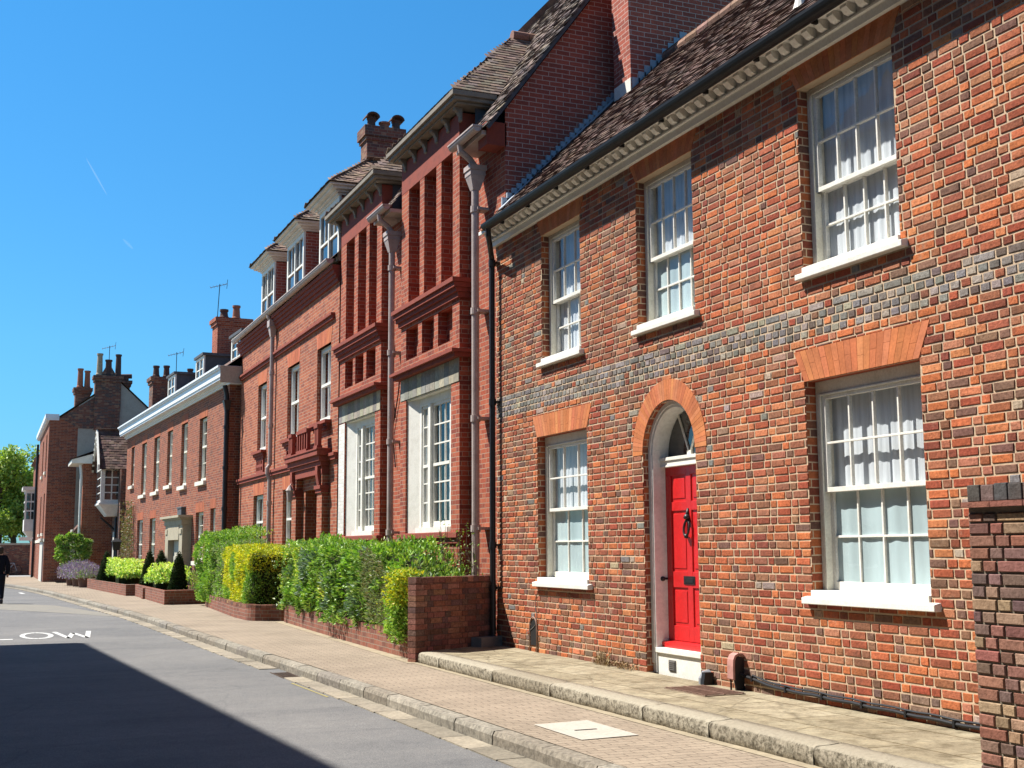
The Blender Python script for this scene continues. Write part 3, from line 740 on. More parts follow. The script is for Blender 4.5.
door = g.build('front_door', M['red_door'], B1, bevel=.004)
g = MB(); g.prism([(D-.10,ds0,-1.075),(D-.10,ds0,-1.02),(D+.05,ds0,-.995),(D+.05,ds0,-1.075)], (0,ds1-ds0,0)); g.build('weatherboard', M['red_door'], door)
g = MB(); pts = [(D-.02-.03*math.sin(math.pi*i/12), 11.53+.055*math.sin(2*math.pi*i/12)*1.0, .30-.10*(1-math.cos(2*math.pi*i/12))*.9) for i in range(13)]
g.tube(pts, .013, 8); g.lathe([(.0,0),(.035,.006),(.042,.02),(.03,.05),(.012,.06)], (D-.03, 11.53, .30), 10); g.lathe([(.0,-.02),(.022,-.012),(.026,.01),(.014,.03)], (D-.045, 11.53, .115), 10)
g.tube([(D-.012,11.53,.42),(D-.03,11.53,.36),(D-.03,11.53,.31)], .016, 8)
g.build('knocker', M['black_iron'], door, smooth=True)
g = MB(); g.box(D-.022, D-.0145, 11.42, 11.645, -.395, -.305); g.box(D-.027, D-.0225, 11.445, 11.62, -.375, -.325); g.build('letterbox', M['black_iron'], door, bevel=.003)
g = MB(); g.tube([(D-.014,12.0,-.34),(D-.06,12.0,-.34)], .012, 8); g.lathe([(0,-.028),(.022,-.02),(.03,0),(.022,.02),(0,.028)], (D-.075,12.0,-.34), 12); g.build('door_knob', M['black_iron'], door, smooth=True)
g = MB(); g.box(.10, .36, ds0-.0, ds1+.0, ZU-.03, -1.135); g.box(.075, .36, ds0-.01, ds1+.01, -1.1345, -1.078)
stp = g.build('door_step', M['white'], B1, bevel=.006)
g = MB(); g.box(.090, .0995, 11.62, 11.76, ZU+.04, ZU+.155)
for i in range(5): g.box(.083, .0895, 11.63, 11.75, ZU+.052+i*.02, ZU+.06+i*.02)
g.build('air_brick', plain('grey_grille', (.14,.13,.12), .8), stp)
# --- eaves: white frieze with block dentils, black gutter
ea, eb = S0-.2, S1+.12
g = MB(); g.box(-.05, .05, ea, eb, 4.42, 4.50); g.box(-.085, .05, ea, eb, 4.50, 4.525)
g.box(-.06, .05, ea, eb, 4.525, 4.63); g.box(-.20, .05, ea, eb, 4.628, 4.66); g.box(-.225, -.19, ea, eb, 4.60, 4.655)
CWH = weathered('cornice_paint', (.88,.85,.76), (.78,.73,.60), .6, 5, .1)
cor = g.build('cornice', CWH, B1, bevel=.004)
s = ea+.08
while s < eb-.1:
    g = MB(); g.prism([(-.165,s,4.6275),(-.165,s,4.59),(-.12,s,4.55),(-.0602,s,4.535),(-.0602,s,4.6275)], (0,.085,0)); g.build('dentil', CWH, cor); s += .185
g = MB(); prof = [(-.078*math.cos(a), -.09*math.sin(a)) for a in [math.pi*i/10 for i in range(11)]]
n0 = len(g.v); gx, gz = -.315, 4.63
pl = [(gx+x, z+gz) for x, z in prof] + [(gx+.07, gz), ] + [(gx+x*.88, z*.88+gz) for x, z in reversed(prof)]
g.prism([(x, S0-.2, z) for x, z in pl], (0, 16.03-S0+.2, 0))
s = S0
while s < 15.9: g.box(gx+.06, -.2, s, s+.03, 4.56, 4.60); s += .9
gut = g.build('gutter', M['gutter_black'], B1)
g = MB(); ps = 16.33
g.tube([(gx,15.93,4.56),(gx+.01,15.95,4.46),(gx+.07,16.05,4.37),(-.13,ps-.05,4.28),(-.095,ps,4.20),(-.095,ps,-1.20)], .04, 12)
for z in (4.15, 2.1, 0.05, -.55): g.lathe([(.041,-.045),(.053,-.045),(.053,.045),(.041,.045)], (-.095,ps,z), 12); g.box(-.06, .0, ps-.07, ps+.07, z-.015, z+.015)
g.tube([(-.095,ps,-1.2),(-.11,ps,-1.27),(-.18,ps,-1.31)], .04, 12)
g.build('downpipe', M['black_iron'], B1, smooth=False)
# --- tiled roof
def tile_plane(mb, P0, U, V, W_, H_, r, inside=None, gauge=.105, tw=.165, lift=.014, tones=None, sag=0, rough=1):
    P0, U, V = Vector(P0), Vector(U).normalized(), Vector(V).normalized(); N_ = U.cross(V).normalized()
    if N_.z < 0: N_ = -N_
    tones = tones or [(.105,.062,.048),(.085,.052,.042),(.13,.077,.06),(.065,.045,.038),(.12,.073,.056),(.16,.105,.083),(.095,.058,.046)]
    j = 0; v = 0
    while v < H_:
        u = -(tw/2 if j % 2 else 0)
        while u < W_:
            uc, vc = u+tw/2, v+gauge/2
            if inside is None or inside(uc, vc):
                sg = sag*noise.noise((uc*.35, vc*.5, 2))
                b = P0 + U*u + V*v + N_*(lift + r.uniform(0, .012)*rough+sg); tl = r.uniform(-.006, .006)*rough
                e = V*(gauge+.05); du = U*(tw-.004)
                k = N_*(-.02)
                p0, p1, p2, p3 = b+N_*tl, b+du-N_*tl, b+du+e-N_*(.016+tl), b+e-N_*(.016-tl)
                mb.hexa([p0+N_*-.013, p1+N_*-.013, p2+N_*-.013, p3+N_*-.013, p0, p1, p2, p3], vary(r.choice(tones), r, .17))
            u += tw
        v += gauge; j += 1
EX, EZ = -.26, 4.66; RX, RZ = 2.45, 7.41        # eave and ridge of the front slope (house frame)
hl = math.hypot(RX-EX, RZ-EZ)
g = MB(); r3 = random.Random(5)
tile_plane(g, (EX,S0-.2,EZ), (0,1,0), (RX-EX,0,RZ-EZ), S1-.02-S0+.2, hl, r3, sag=.03, gauge=.088, tw=.15, rough=.65)
tile_plane(g, (2*RX-EX,S0-.2,EZ), (0,1,0), (EX-RX,0,RZ-EZ), S1-S0+.2, hl, r3, gauge=.3, tw=.5)
s = S0-.2
while s < S1-.75:                                 # half-round ridge tiles
    g.tube([(RX,s,RZ-.02+r3.uniform(-.008,.008)),(RX,s+.29,RZ-.02+r3.uniform(-.008,.008))], .10, 10, vary((.24,.14,.10), r3, .2)); s += .3
roof = g.build('roof', M['tile'], B1)
g = MB(); g.face([(EX+.02,S0-.2,EZ-.02),(EX+.02,S1-.01,EZ-.02),(RX,S1-.01,RZ-.03),(RX,S0-.2,RZ-.03)]); g.face([(2*RX-EX,S0-.2,EZ-.02),(2*RX-EX,S1-.01,EZ-.02),(RX,S1-.01,RZ-.03),(RX,S0-.2,RZ-.03)]); g.build('battens', M['dark'], roof)
# stepped lead flashing where the roof meets the taller neighbour
g = MB(); n = 26
for i in range(n):
    t0 = i/n; x = EX+.35+(RX-EX-.6)*t0; z = EZ+.35*(RZ-EZ)/(RX-EX)+(RZ-EZ)*(RX-EX-.6)/(RX-EX)*t0
    g.box(x, x+.115, S1-.045, S1-.005, z-.02, z+.17)
g.prism([(EX+.3,S1-.22,EZ+.32),(RX-.3,S1-.22,RZ-.28),(RX-.3,S1-.22,RZ-.255),(EX+.3,S1-.22,EZ+.345)], (0,.2,0))
g.build('flashing', M['lead'], roof)
g = MB(); zc = EZ+.55*(RZ-EZ)/(RX-EX); 
g.tube([(EX+.42,9.12,EZ+.3),(EX+.42,9.12,EZ+1.5)], .05, 12); g.lathe([(.075,0),(.06,.05),(.05,.09)], (EX+.42,9.12,EZ+.40), 12); g.build('vent_pipe', M['white'], roof)
# --- small iron things at the foot of the wall
root = thing('boot_scraper', 'hooded boot scraper in faded pink paint, low on the wall beside the red door', 'boot scraper', (X0-.06,10.20,ZU), 0, off=(-.06,10.20,ZU))
g = MB(); pr = [(.0, -1.03), (-.03,-1.005), (-.075,-1.0), (-.115,-1.02), (-.135,-1.06), (-.14,-1.12), (-.14,-1.24)]
pin = [(x*.86+.002, z-.012) for x, z in pr]
g.prism([(x,10.15,z) for x, z in pr] + [(x,10.15,z) for x, z in reversed(pin)], (0,.10,0)); g.build('hood', plain('faded_pink_paint', (.42,.215,.18), .7, .2, 12, .2), root)
g = MB(); g.prism([(-.119,10.158,-1.24),(-.119,10.158,-1.08),(-.07,10.158,-1.03),(-.01,10.158,-1.05),(-.01,10.158,ZU),(-.10,10.158,ZU)], (0,.022,0)); g.tube([(-.115,10.23,-1.24),(-.115,10.23,ZU)], .010, 6)
g.build('shade_plate', M['black_iron'], root)  # black plate across the hood's open side: shade of the hollow as colour
root = thing('pipe_stub', 'short grey pipe stub at the wall foot between the door step and boot scraper', 'pipe', (X0-.1,10.78,ZU), 0, off=(-.1,10.78,ZU))
g = MB(); g.tube([(.0,10.80,ZU+.09),(-.05,10.80,ZU+.085),(-.07,10.80,ZU+.05),(-.07,10.80,ZU-.01)], .05, 10); g.build('elbow', plain('grey_plastic', (.22,.23,.25), .5), root)
g = MB(); g.prism([(-.13,10.70,ZU),(-.11,10.70,ZU+.12),(-.02,10.70,ZU+.12),(-.01,10.70,ZU)], (0,.06,0)); g.build('bracket', M['black_iron'], root)
g = MB(); pts = [(-.03, 10.12-(10.12-6.95)*i/24, ZU+.085+.05*max(0,1-i/4)-.002*i+.004*math.sin(i*1.7)) for i in range(25)]
pts = [(-.05,10.16,ZU+.16)] + pts
g.tube(pts, .016, 8); g.tube([(p[0]-.004, p[1], p[2]+.032) for p in pts[2:26]], .009, 6)
for i in range(2, 24, 4): g.box(-.05, 0, pts[i][1]-.012, pts[i][1]+.012, pts[i][2]-.024, pts[i][2]+.024)
o = g.build('cable_run', M['black_iron'], loc=(0,0,0)); o.location = (X0,0,0)
tag(o, 'black cables clipped along the wall foot from the boot scraper to the boundary wall', 'cable')
# low arched recess (old scraper niche) left of the door
root = thing('scraper_niche', 'small dark arched niche with a pale rim, low in the wall near the black downpipe', 'niche', (X0-.02,15.12,ZU), 0, off=(-.02,15.12,ZU))
g = MB(); g.face([(-.008,15.12+.095*math.cos(a),-1.03+.10*math.sin(a)) for a in [math.pi*i/12 for i in range(13)]] + [(-.008,15.025,ZU+.08),(-.008,15.215,ZU+.08)]); 
g.build('recess_shade', M['dark'], root)  # flat near-black face, the hollow's shade put into its colour
g = MB(); pts = [(-.012,15.235,ZU)] + [(-.012,15.12+.115*math.cos(math.pi*i/12),-1.03+.125*math.sin(math.pi*i/12)) for i in range(13)] + [(-.012,15.005,ZU)]
g.tube(pts, .011, 8); g.build('rim', weathered('worn_pink_rim', (.30,.19,.145), (.2,.12,.09), .9, 9, .4), root, smooth=True)
# loose wire
g = MB(); pts = [(-.012,14.95+.08*math.sin(i*.5)-.02*i*.0+ (.35*(i/14)**2), -.55-.045*i+ (0 if i < 10 else .012*(i-10))) for i in range(15)]
g.tube(pts, .005, 6); o = g.build('loose_wire', plain('grey_wire', (.2,.19,.18), .6), loc=(0,0,0)); o.location = (X0,0,0)
tag(o, 'thin grey loose wire hanging on the brick wall above the arched niche', 'wire')
# dry weeds at the foot of the wall
r4 = random.Random(8); STALK = vcol('dry_stalks', .95, 40, .2, 0)
def dry_weed(y0, sp, n, tall, label):
    g = MB()
    for i in range(n):
        y = y0+r4.gauss(0, sp); h = r4.uniform(.02, .08)*(tall if abs(y-y0) < sp else 1); x = -r4.uniform(.012, .10); a = r4.uniform(0, 6.28); l = r4.uniform(.02, .12)
        x1, y1_ = min(x+math.cos(a)*l*.6, -.012), y+math.sin(a)*l
        w_ = .0035; c = vary(r4.choice([(.30,.20,.10),(.24,.15,.07),(.36,.26,.14),(.2,.13,.07)]), r4)
        g.face([(x,y-w_,ZU),(x,y+w_,ZU),(x1,y1_+w_,ZU+h),(x1,y1_-w_,ZU+h)], c)
        for k in range(2):
            f = r4.uniform(.4, 1); px, py, pz = x+(x1-x)*f, y+(y1_-y)*f, ZU+h*f; q = r4.uniform(.01, .028)
            g.face([(px,py,pz),(min(px+r4.uniform(-q,q),-.012),py+r4.uniform(-q,q),pz+r4.uniform(-q,q)),(min(px+r4.uniform(-q,q),-.012),py+r4.uniform(-q,q),pz+q)], c)
    o = g.build('weed_undergrowth', STALK, loc=(0,0,0)); o.location = (X0,0,0)
    tag(o, label, 'weed')
dry_weed(13.02, .10, 130, 2.2, 'taller tuft of dry brown weeds at the wall foot left of the red door')
dry_weed(12.5, .13, 80, 1.0, 'low flat dry weeds at the wall foot right beside the door frame')
# --- weathered garden wall running towards the camera on the far right
BW = thing('garden_wall', 'dark weathered brick boundary wall with a dark coping, nearest the camera', 'wall', (5.6,3.4,ZP), 0, off=(0,3.4,ZP))
wy0, wy1, wt = .8, 5.97, .265
g = MB(); r5 = random.Random(4)
def col_bw(s, z, head, r): return vary(r.choice([(.19,.085,.062),(.15,.075,.06),(.12,.075,.065),(.24,.11,.075),(.17,.10,.08),(.27,.18,.11),(.21,.08,.058),(.14,.085,.07),(.30,.20,.12)]), r, .22)
brickwork(g, wy0, wy1, ZP-.05, wt-.06, [], col_bw, .0765, 0, r5, mw=.0065)
g.build('wall', M['brick_near'], BW)
g = MB(); g.box(.012, .33, wy0+.004, wy1-.004, ZP-.06, wt-.01)
g.build('mortar', weathered('dark_old_mortar', (.20,.165,.12), (.07,.06,.05), .95, 6, .6), BW)
g = MB(); s = wy0
while s < wy1-.02:
    L = .112; e = min(s+L, wy1)-.008
    g.box(-.012-r5.uniform(0,.006), .345, s, e, wt+.005, wt+.108+r5.uniform(-.004,.004), vary(r5.choice([(.085,.07,.066),(.11,.085,.078),(.07,.062,.06),(.13,.09,.08)]), r5)); s += L
g.build('coping', M['brick_near'], BW, bevel=.006)
g = MB(); s = wy0
while s < wy1-.02: g.box(-.038-r5.uniform(0,.006), .37, s, min(s+.26, wy1+.01)-.004, wt-.03, wt+.004, vary((.22,.09,.065), r5)); s += .26
g.build('creasing_tile', M['brick_near'], BW)
#@@B1_END
#@@B2
# ================================================================ tall Victorian house with ribbed brick bays
B2 = thing('gabled_house', 'tall dark-red brick house with two ribbed bays, bracketed eaves and a plain gable', 'house', (X0,20.8,ZP), 0, off=(0,20.8,ZP))
ZB = ZP-.02
GS, GE = 16.44, 25.30       # near gable plane and far end
BK = .17                    # how far the wall stands back between the bays
bays = [dict(ribs=[(17.95,18.26),(18.82,19.07),(19.70,19.94),(20.56,20.97)], holes=[(18.27,18.97),(19.17,19.80),(20.01,20.68)], open=(18.34,20.66), pipe=17.20),
        dict(ribs=[(22.22,22.55),(23.08,23.29),(23.88,24.16),(24.80,25.22)], holes=[(22.58,23.22),(23.42,24.02),(24.20,24.80)], open=(22.58,24.74), pipe=21.50)]
g = MB()
# wall between and beside the bays
for a, b in ((GS,17.95),(20.97,22.22),(25.22,GE)): plane_holes(g, a, b, ZB, 6.32, [], d=BK)
for B in bays:
    r = B['ribs']; a, b = r[0][0], r[-1][1]
    # ground part: piers either side of the big window
    o0, o1 = B['open']
    plane_holes(g, a, b, ZB, 2.62, [(o0, o1, .27, 2.62)], d=0)
    reveal(g, a, b, ZB, 4.0, 0, .45, 'lr')
    # panel with three niches
    plane_holes(g, a, b, 3.12, 3.96, [(p, q, 3.33, 3.90) for p, q in B['holes']], d=0)
    for p, q in B['holes']:
        reveal(g, p, q, 3.33, 3.90, 0, .16); g.face([(.16,p,3.33),(.16,q,3.33),(.16,q,3.90),(.16,p,3.90)])
    # ribs
    for p, q in r:
        g.face([(0,p,4.26),(0,q,4.26),(0,q,6.45),(0,p,6.45)])
        g.face([(0,p,4.26),(0,p,6.45),(.34,p,6.45),(.34,p,4.26)]); g.face([(0,q,4.26),(0,q,6.45),(.34,q,6.45),(.34,q,4.26)])
    g.face([(.34,a,4.26),(.34,b,4.26),(.34,b,6.45),(.34,a,6.45)])
    # jamb bricks
    reveal(g, o0, o1, .27, 2.62, 0, .03, 'lr')
g.build('wall', M['brick_victorian'], B2)
g = MB()
for B in bays:
    a, b = B['ribs'][0][0], B['ribs'][-1][1]
    g.face([(-.004,a,6.45),(-.004,b,6.45),(-.004,b,7.02),(-.004,a,7.02)]); g.face([(-.004,a,6.45),(-.004,b,6.45),(.34,b,6.45),(.34,a,6.45)])
    g.face([(-.004,a,6.45),(-.004,a,7.02),(.5,a,7.02),(.5,a,6.45)]); g.face([(-.004,b,6.45),(-.004,b,7.02),(.5,b,7.02),(.5,b,6.45)])
g.build('frieze', M['moulded'], B2)
# gable
gx_e, gz_e, gsl, rx = -.20, 6.22, 1.36, 2.95
rz = gz_e+gsl*(rx-gx_e)
g = MB()
for s in (GS, GE-.002):
    g.face([(BK,s,ZB),(2*rx-gx_e-.3,s,ZB),(2*rx-gx_e-.3,s,gz_e+.25),(rx,s,rz-.15),(BK,s,gz_e+gsl*(BK-gx_e)-.15)])
g.face([(2*rx-gx_e-.3,GS,ZB),(2*rx-gx_e-.3,GE,ZB),(2*rx-gx_e-.3,GE,6.5),(2*rx-gx_e-.3,GS,6.5)])
gw = g.build('gable_wall', M['brick_gable'], B2)
g = MB(); g.box(-.13, BK+.02, GS-.0, GS+.35, 6.0, 6.36); g.build('kneeler', M['moulded'], B2)
# mouldings
for B in bays:
    g = MB(); a, b = B['ribs'][0][0]-.02, B['ribs'][-1][1]+.02
    for d, z0, z1 in ((-.16,4.20,4.27),(-.125,4.12,4.198),(-.085,4.05,4.118),(-.045,3.962,4.048)): g.box(d, .45, a+d*.6, b-d*.6, z0, z1)
    for d, z0, z1 in ((-.18,3.07,3.122),(-.12,3.0,3.068)): g.box(d, .45, a+d*.7, b-d*.7, z0, z1)
    for nm, z0, z1 in (('upper_ledge',3.95,4.3),('lower_ledge',2.99,3.13)):
        q = MB(); k_ = [i for i, f in enumerate(g.f) if z0 < g.v[f[0]][2] < z1]
        for i in k_: q.face([g.v[j] for j in g.f[i]])
        q.build(nm, M['moulded'], B2)
    g = MB(); g.box(-.07, .30, a-.02, b+.02, .17, .262); g.box(-.03, .30, a, b, .08, .168)
    g.build('window_ledge', M['moulded'], B2, bevel=.008)
r6 = random.Random(2); LIM = vcol('weathered_lintel', .9, 20, .3, .4)
for B in bays:
    g = MB()
    a, b = B['ribs'][0][0]+.01, B['ribs'][-1][1]-.01; n = 13
    for i in range(n):
        p, q = a+(b-a)*i/n, a+(b-a)*(i+1)/n-.006
        g.box(-.006-r6.uniform(0,.006), .3, p, q, 2.625, 2.995, vary(r6.choice([(.33,.31,.25),(.27,.26,.22),(.38,.35,.27),(.23,.22,.19)]), r6))
    g.box(.01, .46, a+.35, b-.3, 2.60, 2.622, (.55,.51,.40))
    g.build('stone_lintel', LIM, B2)
# big windows with white splayed reveals
def bay_window(root, o0, o1, z0, z1, lab):
    g = MB(); d = .14; P0_, P1_ = o0, o1; o0, o1 = o0+.34, o1-.36
    g.face([(.03,P1_,z0),(d+.01,o1-.02,z0),(d+.01,o1-.02,z1),(.03,P1_,z1)]); g.face([(.03,P0_,z0),(.03,P0_,z1),(d+.01,o0+.02,z1),(d+.01,o0+.02,z0)]); g.face([(.03,P0_,z1-.003),(.03,P1_,z1-.003),(d,o1,z1-.003),(d,o0,z1-.003)])
    g.box(d, d+.09, o0, o0+.09, z0, z1); g.box(d, d+.09, o1-.09, o1, z0, z1); g.box(d, d+.09, o0+.09, o1-.09, z1-.14, z1); g.box(.06, d+.09, o0+.01, o1-.01, z0, z0+.09)
    m0 = o0+.09+(o1-o0-.18)*.62
    g.box(d-.03, d+.089, m0, m0+.11, z0+.09, z1-.14)
    win = g.build('bay_window', M['white'], root); win['label'] = lab
    for nm, a, b, cols in (('wide_sash', o0+.09, m0, 3), ('narrow_sash', m0+.11, o1-.09, 2)):
        g = MB(); zz0, zz1 = z0+.09, z1-.14; st = .05
        g.box(d+.02, d+.07, a, a+st, zz0, zz1); g.box(d+.02, d+.07, b-st, b, zz0, zz1); g.box(d+.019, d+.071, a+st, b-st, zz0, zz0+.10); g.box(d+.019, d+.071, a+st, b-st, zz1-.05, zz1)
        zm = (zz0+zz1)/2; g.box(d+.01, d+.071, a+st, b-st, zm-.025, zm+.025)
        for i in range(1, cols): s = a+st+(b-a-2*st)*i/cols; g.box(d+.028, d+.06, s-.012, s+.012, zz0+.1, zz1-.05)
        for i in (1,2,4,5): z = zz0+.1+(zz1-zz0-.15)*i/6; g.box(d+.027, d+.061, a+st, b-st, z-.012, z+.012)
        g.build(nm, M['white'], win)
        q = MB()
        for i in range(cols):
            for j in range(6):
                sa, sb = a+st+(b-a-2*st)*i/cols, a+st+(b-a-2*st)*(i+1)/cols; za, zb = zz0+.1+(zz1-zz0-.15)*j/6, zz0+.1+(zz1-zz0-.15)*(j+1)/6
                t1, t2 = r6.uniform(-.003,.003), r6.uniform(-.003,.003)
                q.face([(d+.044-t1-t2,sa,za),(d+.044-t1+t2,sa,zb),(d+.044+t1+t2,sb,zb),(d+.044+t1-t2,sb,za)])
        q.build('pane', M['glass'], win)
    curtain(win, 'curtain', M['net'], o1-.5, o1-.08, z0+.1, z1-.1, d+.15, amp=.03, wl=.16)
    curtain(win, 'curtain', M['net'], o0+.08, o0+.45, z0+.1, z1-.1, d+.15, amp=.03, wl=.16, ph=2)
    g = MB(); g.box(d+.10, d+1.6, o0-.2, o1+.2, z0-.1, z1+.1); g.f = g.f[:5]; g.c = g.c[:5]; g.build('room', M['room'], win)
g = MB(); plane_holes(g, 24.76, 25.21, .30, 2.60, [], d=-.004); g.build('painted_pier', brick('painted_brick', stops([(.66,.64,.60),(.61,.59,.55),(.70,.68,.64)]), (.54,.52,.48), stain=(.30,.2,.15), stain_amt=.4), B2)['label'] = 'white-painted brick pier at the far side of the bay'
bay_window(B2, *bays[0]['open'], .27, 2.60, 'big white window of the nearer bay')
bay_window(B2, *bays[1]['open'], .27, 2.60, 'big white window of the farther bay')
# bracketed cornices and hipped bay roofs
CW = weathered('eaves_timber', (.23,.20,.16), (.12,.10,.08), .8, 6, .3)
def bay_eaves(s0, s1, d0, zt, apx):
    g = MB()
    g.box(d0-.06, .5, s0-.06, s1+.06, zt-.085, zt); g.box(d0-.02, .5, s0-.02, s1+.02, zt-.15, zt-.087); g.box(d0+.05, .5, s0+.05, s1-.05, zt-.19, zt-.152)
    c = g.build('bay_cornice', CW, B2, bevel=.006)
    n = 6
    for i in range(n):
        g = MB(); s = s0+.25+(s1-s0-.6)*i/(n-1)
        pr = [(.0,zt-.42),(.0,zt-.19),(d0+.07,zt-.19),(d0+.075,zt-.23),(d0+.13,zt-.27),(-.035,zt-.34),(-.03,zt-.40)]
        g.prism([(x,s-.05,z) for x, z in pr], (0,.10,0)); g.build('bracket', CW, c)
    g = MB(); A = Vector(apx); f0 = Vector((d0-.06, s0-.06, zt)); f1 = Vector((d0-.06, s1+.06, zt)); bx = 3.2
    zb_ = lambda x: zt
    r_ = random.Random(3)
    U = Vector((0,1,0)); V = (A-(f0+f1)/2); H = V.length; Wd_ = (f1-f0).length
    tile_plane(g, f0, U, V, Wd_, H, r_, inside=lambda u, v: abs(u-Wd_/2) < Wd_/2*(1-v/H)-.07, rough=.35)
    rb = Vector((bx, A.y, A.z))
    for sgn, e0 in ((1, f0), (-1, f1)):
        V2 = Vector((0, A.y-e0.y, A.z-zt)); H2 = V2.length; L2 = bx-(d0-.06); ax_ = A.x-(d0-.06)
        tile_plane(g, e0, (1,0,0), V2, L2, H2, r_, inside=lambda u, v: u > ax_*v/H2+.02, rough=.35, tones=[(.20,.135,.10),(.16,.105,.08),(.235,.17,.125),(.13,.09,.07),(.19,.15,.12)])
    x = A.x
    while x < bx: g.tube([(x,A.y,A.z+.02),(x+.3,A.y,A.z+.02)], .10, 10, vary((.26,.15,.10), r_)); x += .31
    rf = g.build('bay_roof', M['tile'], B2)
    g = MB(); g.face([f0+Vector((.03,.03,-.02)), f1+Vector((.03,-.03,-.02)), A+Vector((.02,0,-.03))]); g.face([f0+Vector((.03,.03,-.02)), A+Vector((.02,0,-.03)), rb+Vector((0,0,-.03)), Vector((bx,s0,zt-.02))]); g.face([f1+Vector((.03,-.03,-.02)), A+Vector((.02,0,-.03)), rb+Vector((0,0,-.03)), Vector((bx,s1,zt-.02))]); g.build('battens', M['dark'], rf)
    g = MB(); g.face([(.2,s0+.15,6.2),(1.2,s0+.15,6.2),(1.2,s0+.15,zt-.1),(.2,s0+.15,zt-.1)]); g.build('cheek', M['lead_dark'], c); g = MB(); g.face([(.2,s1-.15,6.2),(1.2,s1-.15,6.2),(1.2,s1-.15,zt-.1),(.2,s1-.15,zt-.1)]); g.build('cheek', M['lead_dark'], c)
bay_eaves(17.62, 21.10, -.20, 7.25, (1.53,19.36,9.12))
bay_eaves(22.05, 25.65, -.20, 7.23, (1.53,23.8,9.0))
# main roof
g = MB(); r_ = random.Random(9); hl = math.hypot(rx-gx_e, rz-gz_e)
def clear(u, v):
    s = GS-.16+u; x = gx_e+(rx-gx_e)*v/hl; z = gz_e+(rz-gz_e)*v/hl
    if x < .75 and (17.85 < s < 21.0 or 22.15 < s < 25.3): return False
    for c_, hw, ap in ((19.36,1.80,9.12),(23.8,1.86,9.0)):
        zr = 7.24+(ap-7.24)*(1-abs(s-c_)/hw) if abs(s-c_) < hw else 0
        if z < zr-.02: return False
    return True
tile_plane(g, (gx_e,GS-.16,gz_e), (0,1,0), (rx-gx_e,0,rz-gz_e), GE-GS+.2, hl, r_, inside=clear, tones=[(.14,.105,.09),(.11,.085,.075),(.17,.125,.10),(.2,.15,.12),(.09,.075,.07)])
tile_plane(g, (2*rx-gx_e,GS-.16,gz_e), (0,1,0), (gx_e-rx,0,rz-gz_e), GE-GS+.2, hl, r_, gauge=.3, tw=.6)
mr = g.build('main_roof', M['tile'], B2)
g = MB(); g.face([(.55,GS-.14,gz_e-.02+(.55-gx_e)*gsl),(.55,GE,gz_e-.02+(.55-gx_e)*gsl),(rx,GE,rz-.04),(rx,GS-.14,rz-.04)]); g.face([(2*rx-gx_e,GS-.14,gz_e-.02),(2*rx-gx_e,GE,gz_e-.02),(rx,GE,rz-.04),(rx,GS-.14,rz-.04)]); g.build('battens', M['dark'], mr)
g = MB(); V = Vector((rx-gx_e,0,rz-gz_e)).normalized(); nn = Vector((-V.z,0,V.x))
p0 = Vector((gx_e,GS-.17,gz_e)); p1 = Vector((rx,GS-.17,rz))
g.prism([p0-nn*.06, p1-nn*.06, p1-nn*.005, p0-nn*.005], (0,.03,0)); g.build('barge_board', M['lead_dark'], mr)
# short gutters, hoppers and pale downpipes
for B, a, b in ((bays[0],16.46,17.55),(bays[1],21.05,22.1)):
    ps = B['pipe']
    g = MB(); prof = [(-.27+.07*-math.cos(t_), 6.26-.075*math.sin(t_)) for t_ in [math.pi*i/8 for i in range(9)]]
    g.prism([(x,a,z) for x, z in prof], (0,b-a,0)); g.box(-.35, -.19, a-.01, b+.01, 6.262, 6.285); g.box(-.20, .17, a, b, 6.15, 6.215)
    gt = g.build('gutter', M['lead_pipe'], B2)
    g = MB(); px = -.02
    g.tube([(-.27,ps,6.2),(-.26,ps,6.1),(-.10,ps,5.98),(px,ps,5.88)], .05, 12)
    g.hexa([(px-.06,ps-.06,5.5),(px+.06,ps-.06,5.5),(px+.06,ps+.06,5.5),(px-.06,ps+.06,5.5),(px-.12,ps-.12,5.72),(px+.12,ps-.12,5.72),(px+.12,ps+.12,5.72),(px-.12,ps+.12,5.72)])
    g.box(px-.125, px+.125, ps-.125, ps+.125, 5.721, 5.80); g.box(px-.14, px+.14, ps-.14, ps+.14, 5.801, 5.88)
    g.tube([(px,ps,5.52),(px,ps,ZB)], .058, 14)
    for z in (5.2, 3.6, 1.95, .3): g.lathe([(.059,-.05),(.075,-.05),(.075,.05),(.059,.05)], (px,ps,z), 14); g.box(px, BK, ps-.11, ps+.11, z-.02, z+.02)
    g.build('downpipe', M['lead_pipe'], B2)
g = MB(); g.tube([(BK-.03,21.45+ .02*i,3.1-.12*(i/10)**2*8) for i in range(6)] + [(BK-.03,21.9,2.2),(BK-.03,21.7,1.5)], .012, 6)
for i in range(8):
    pass
g.build('cable', M['black_iron'], B2)
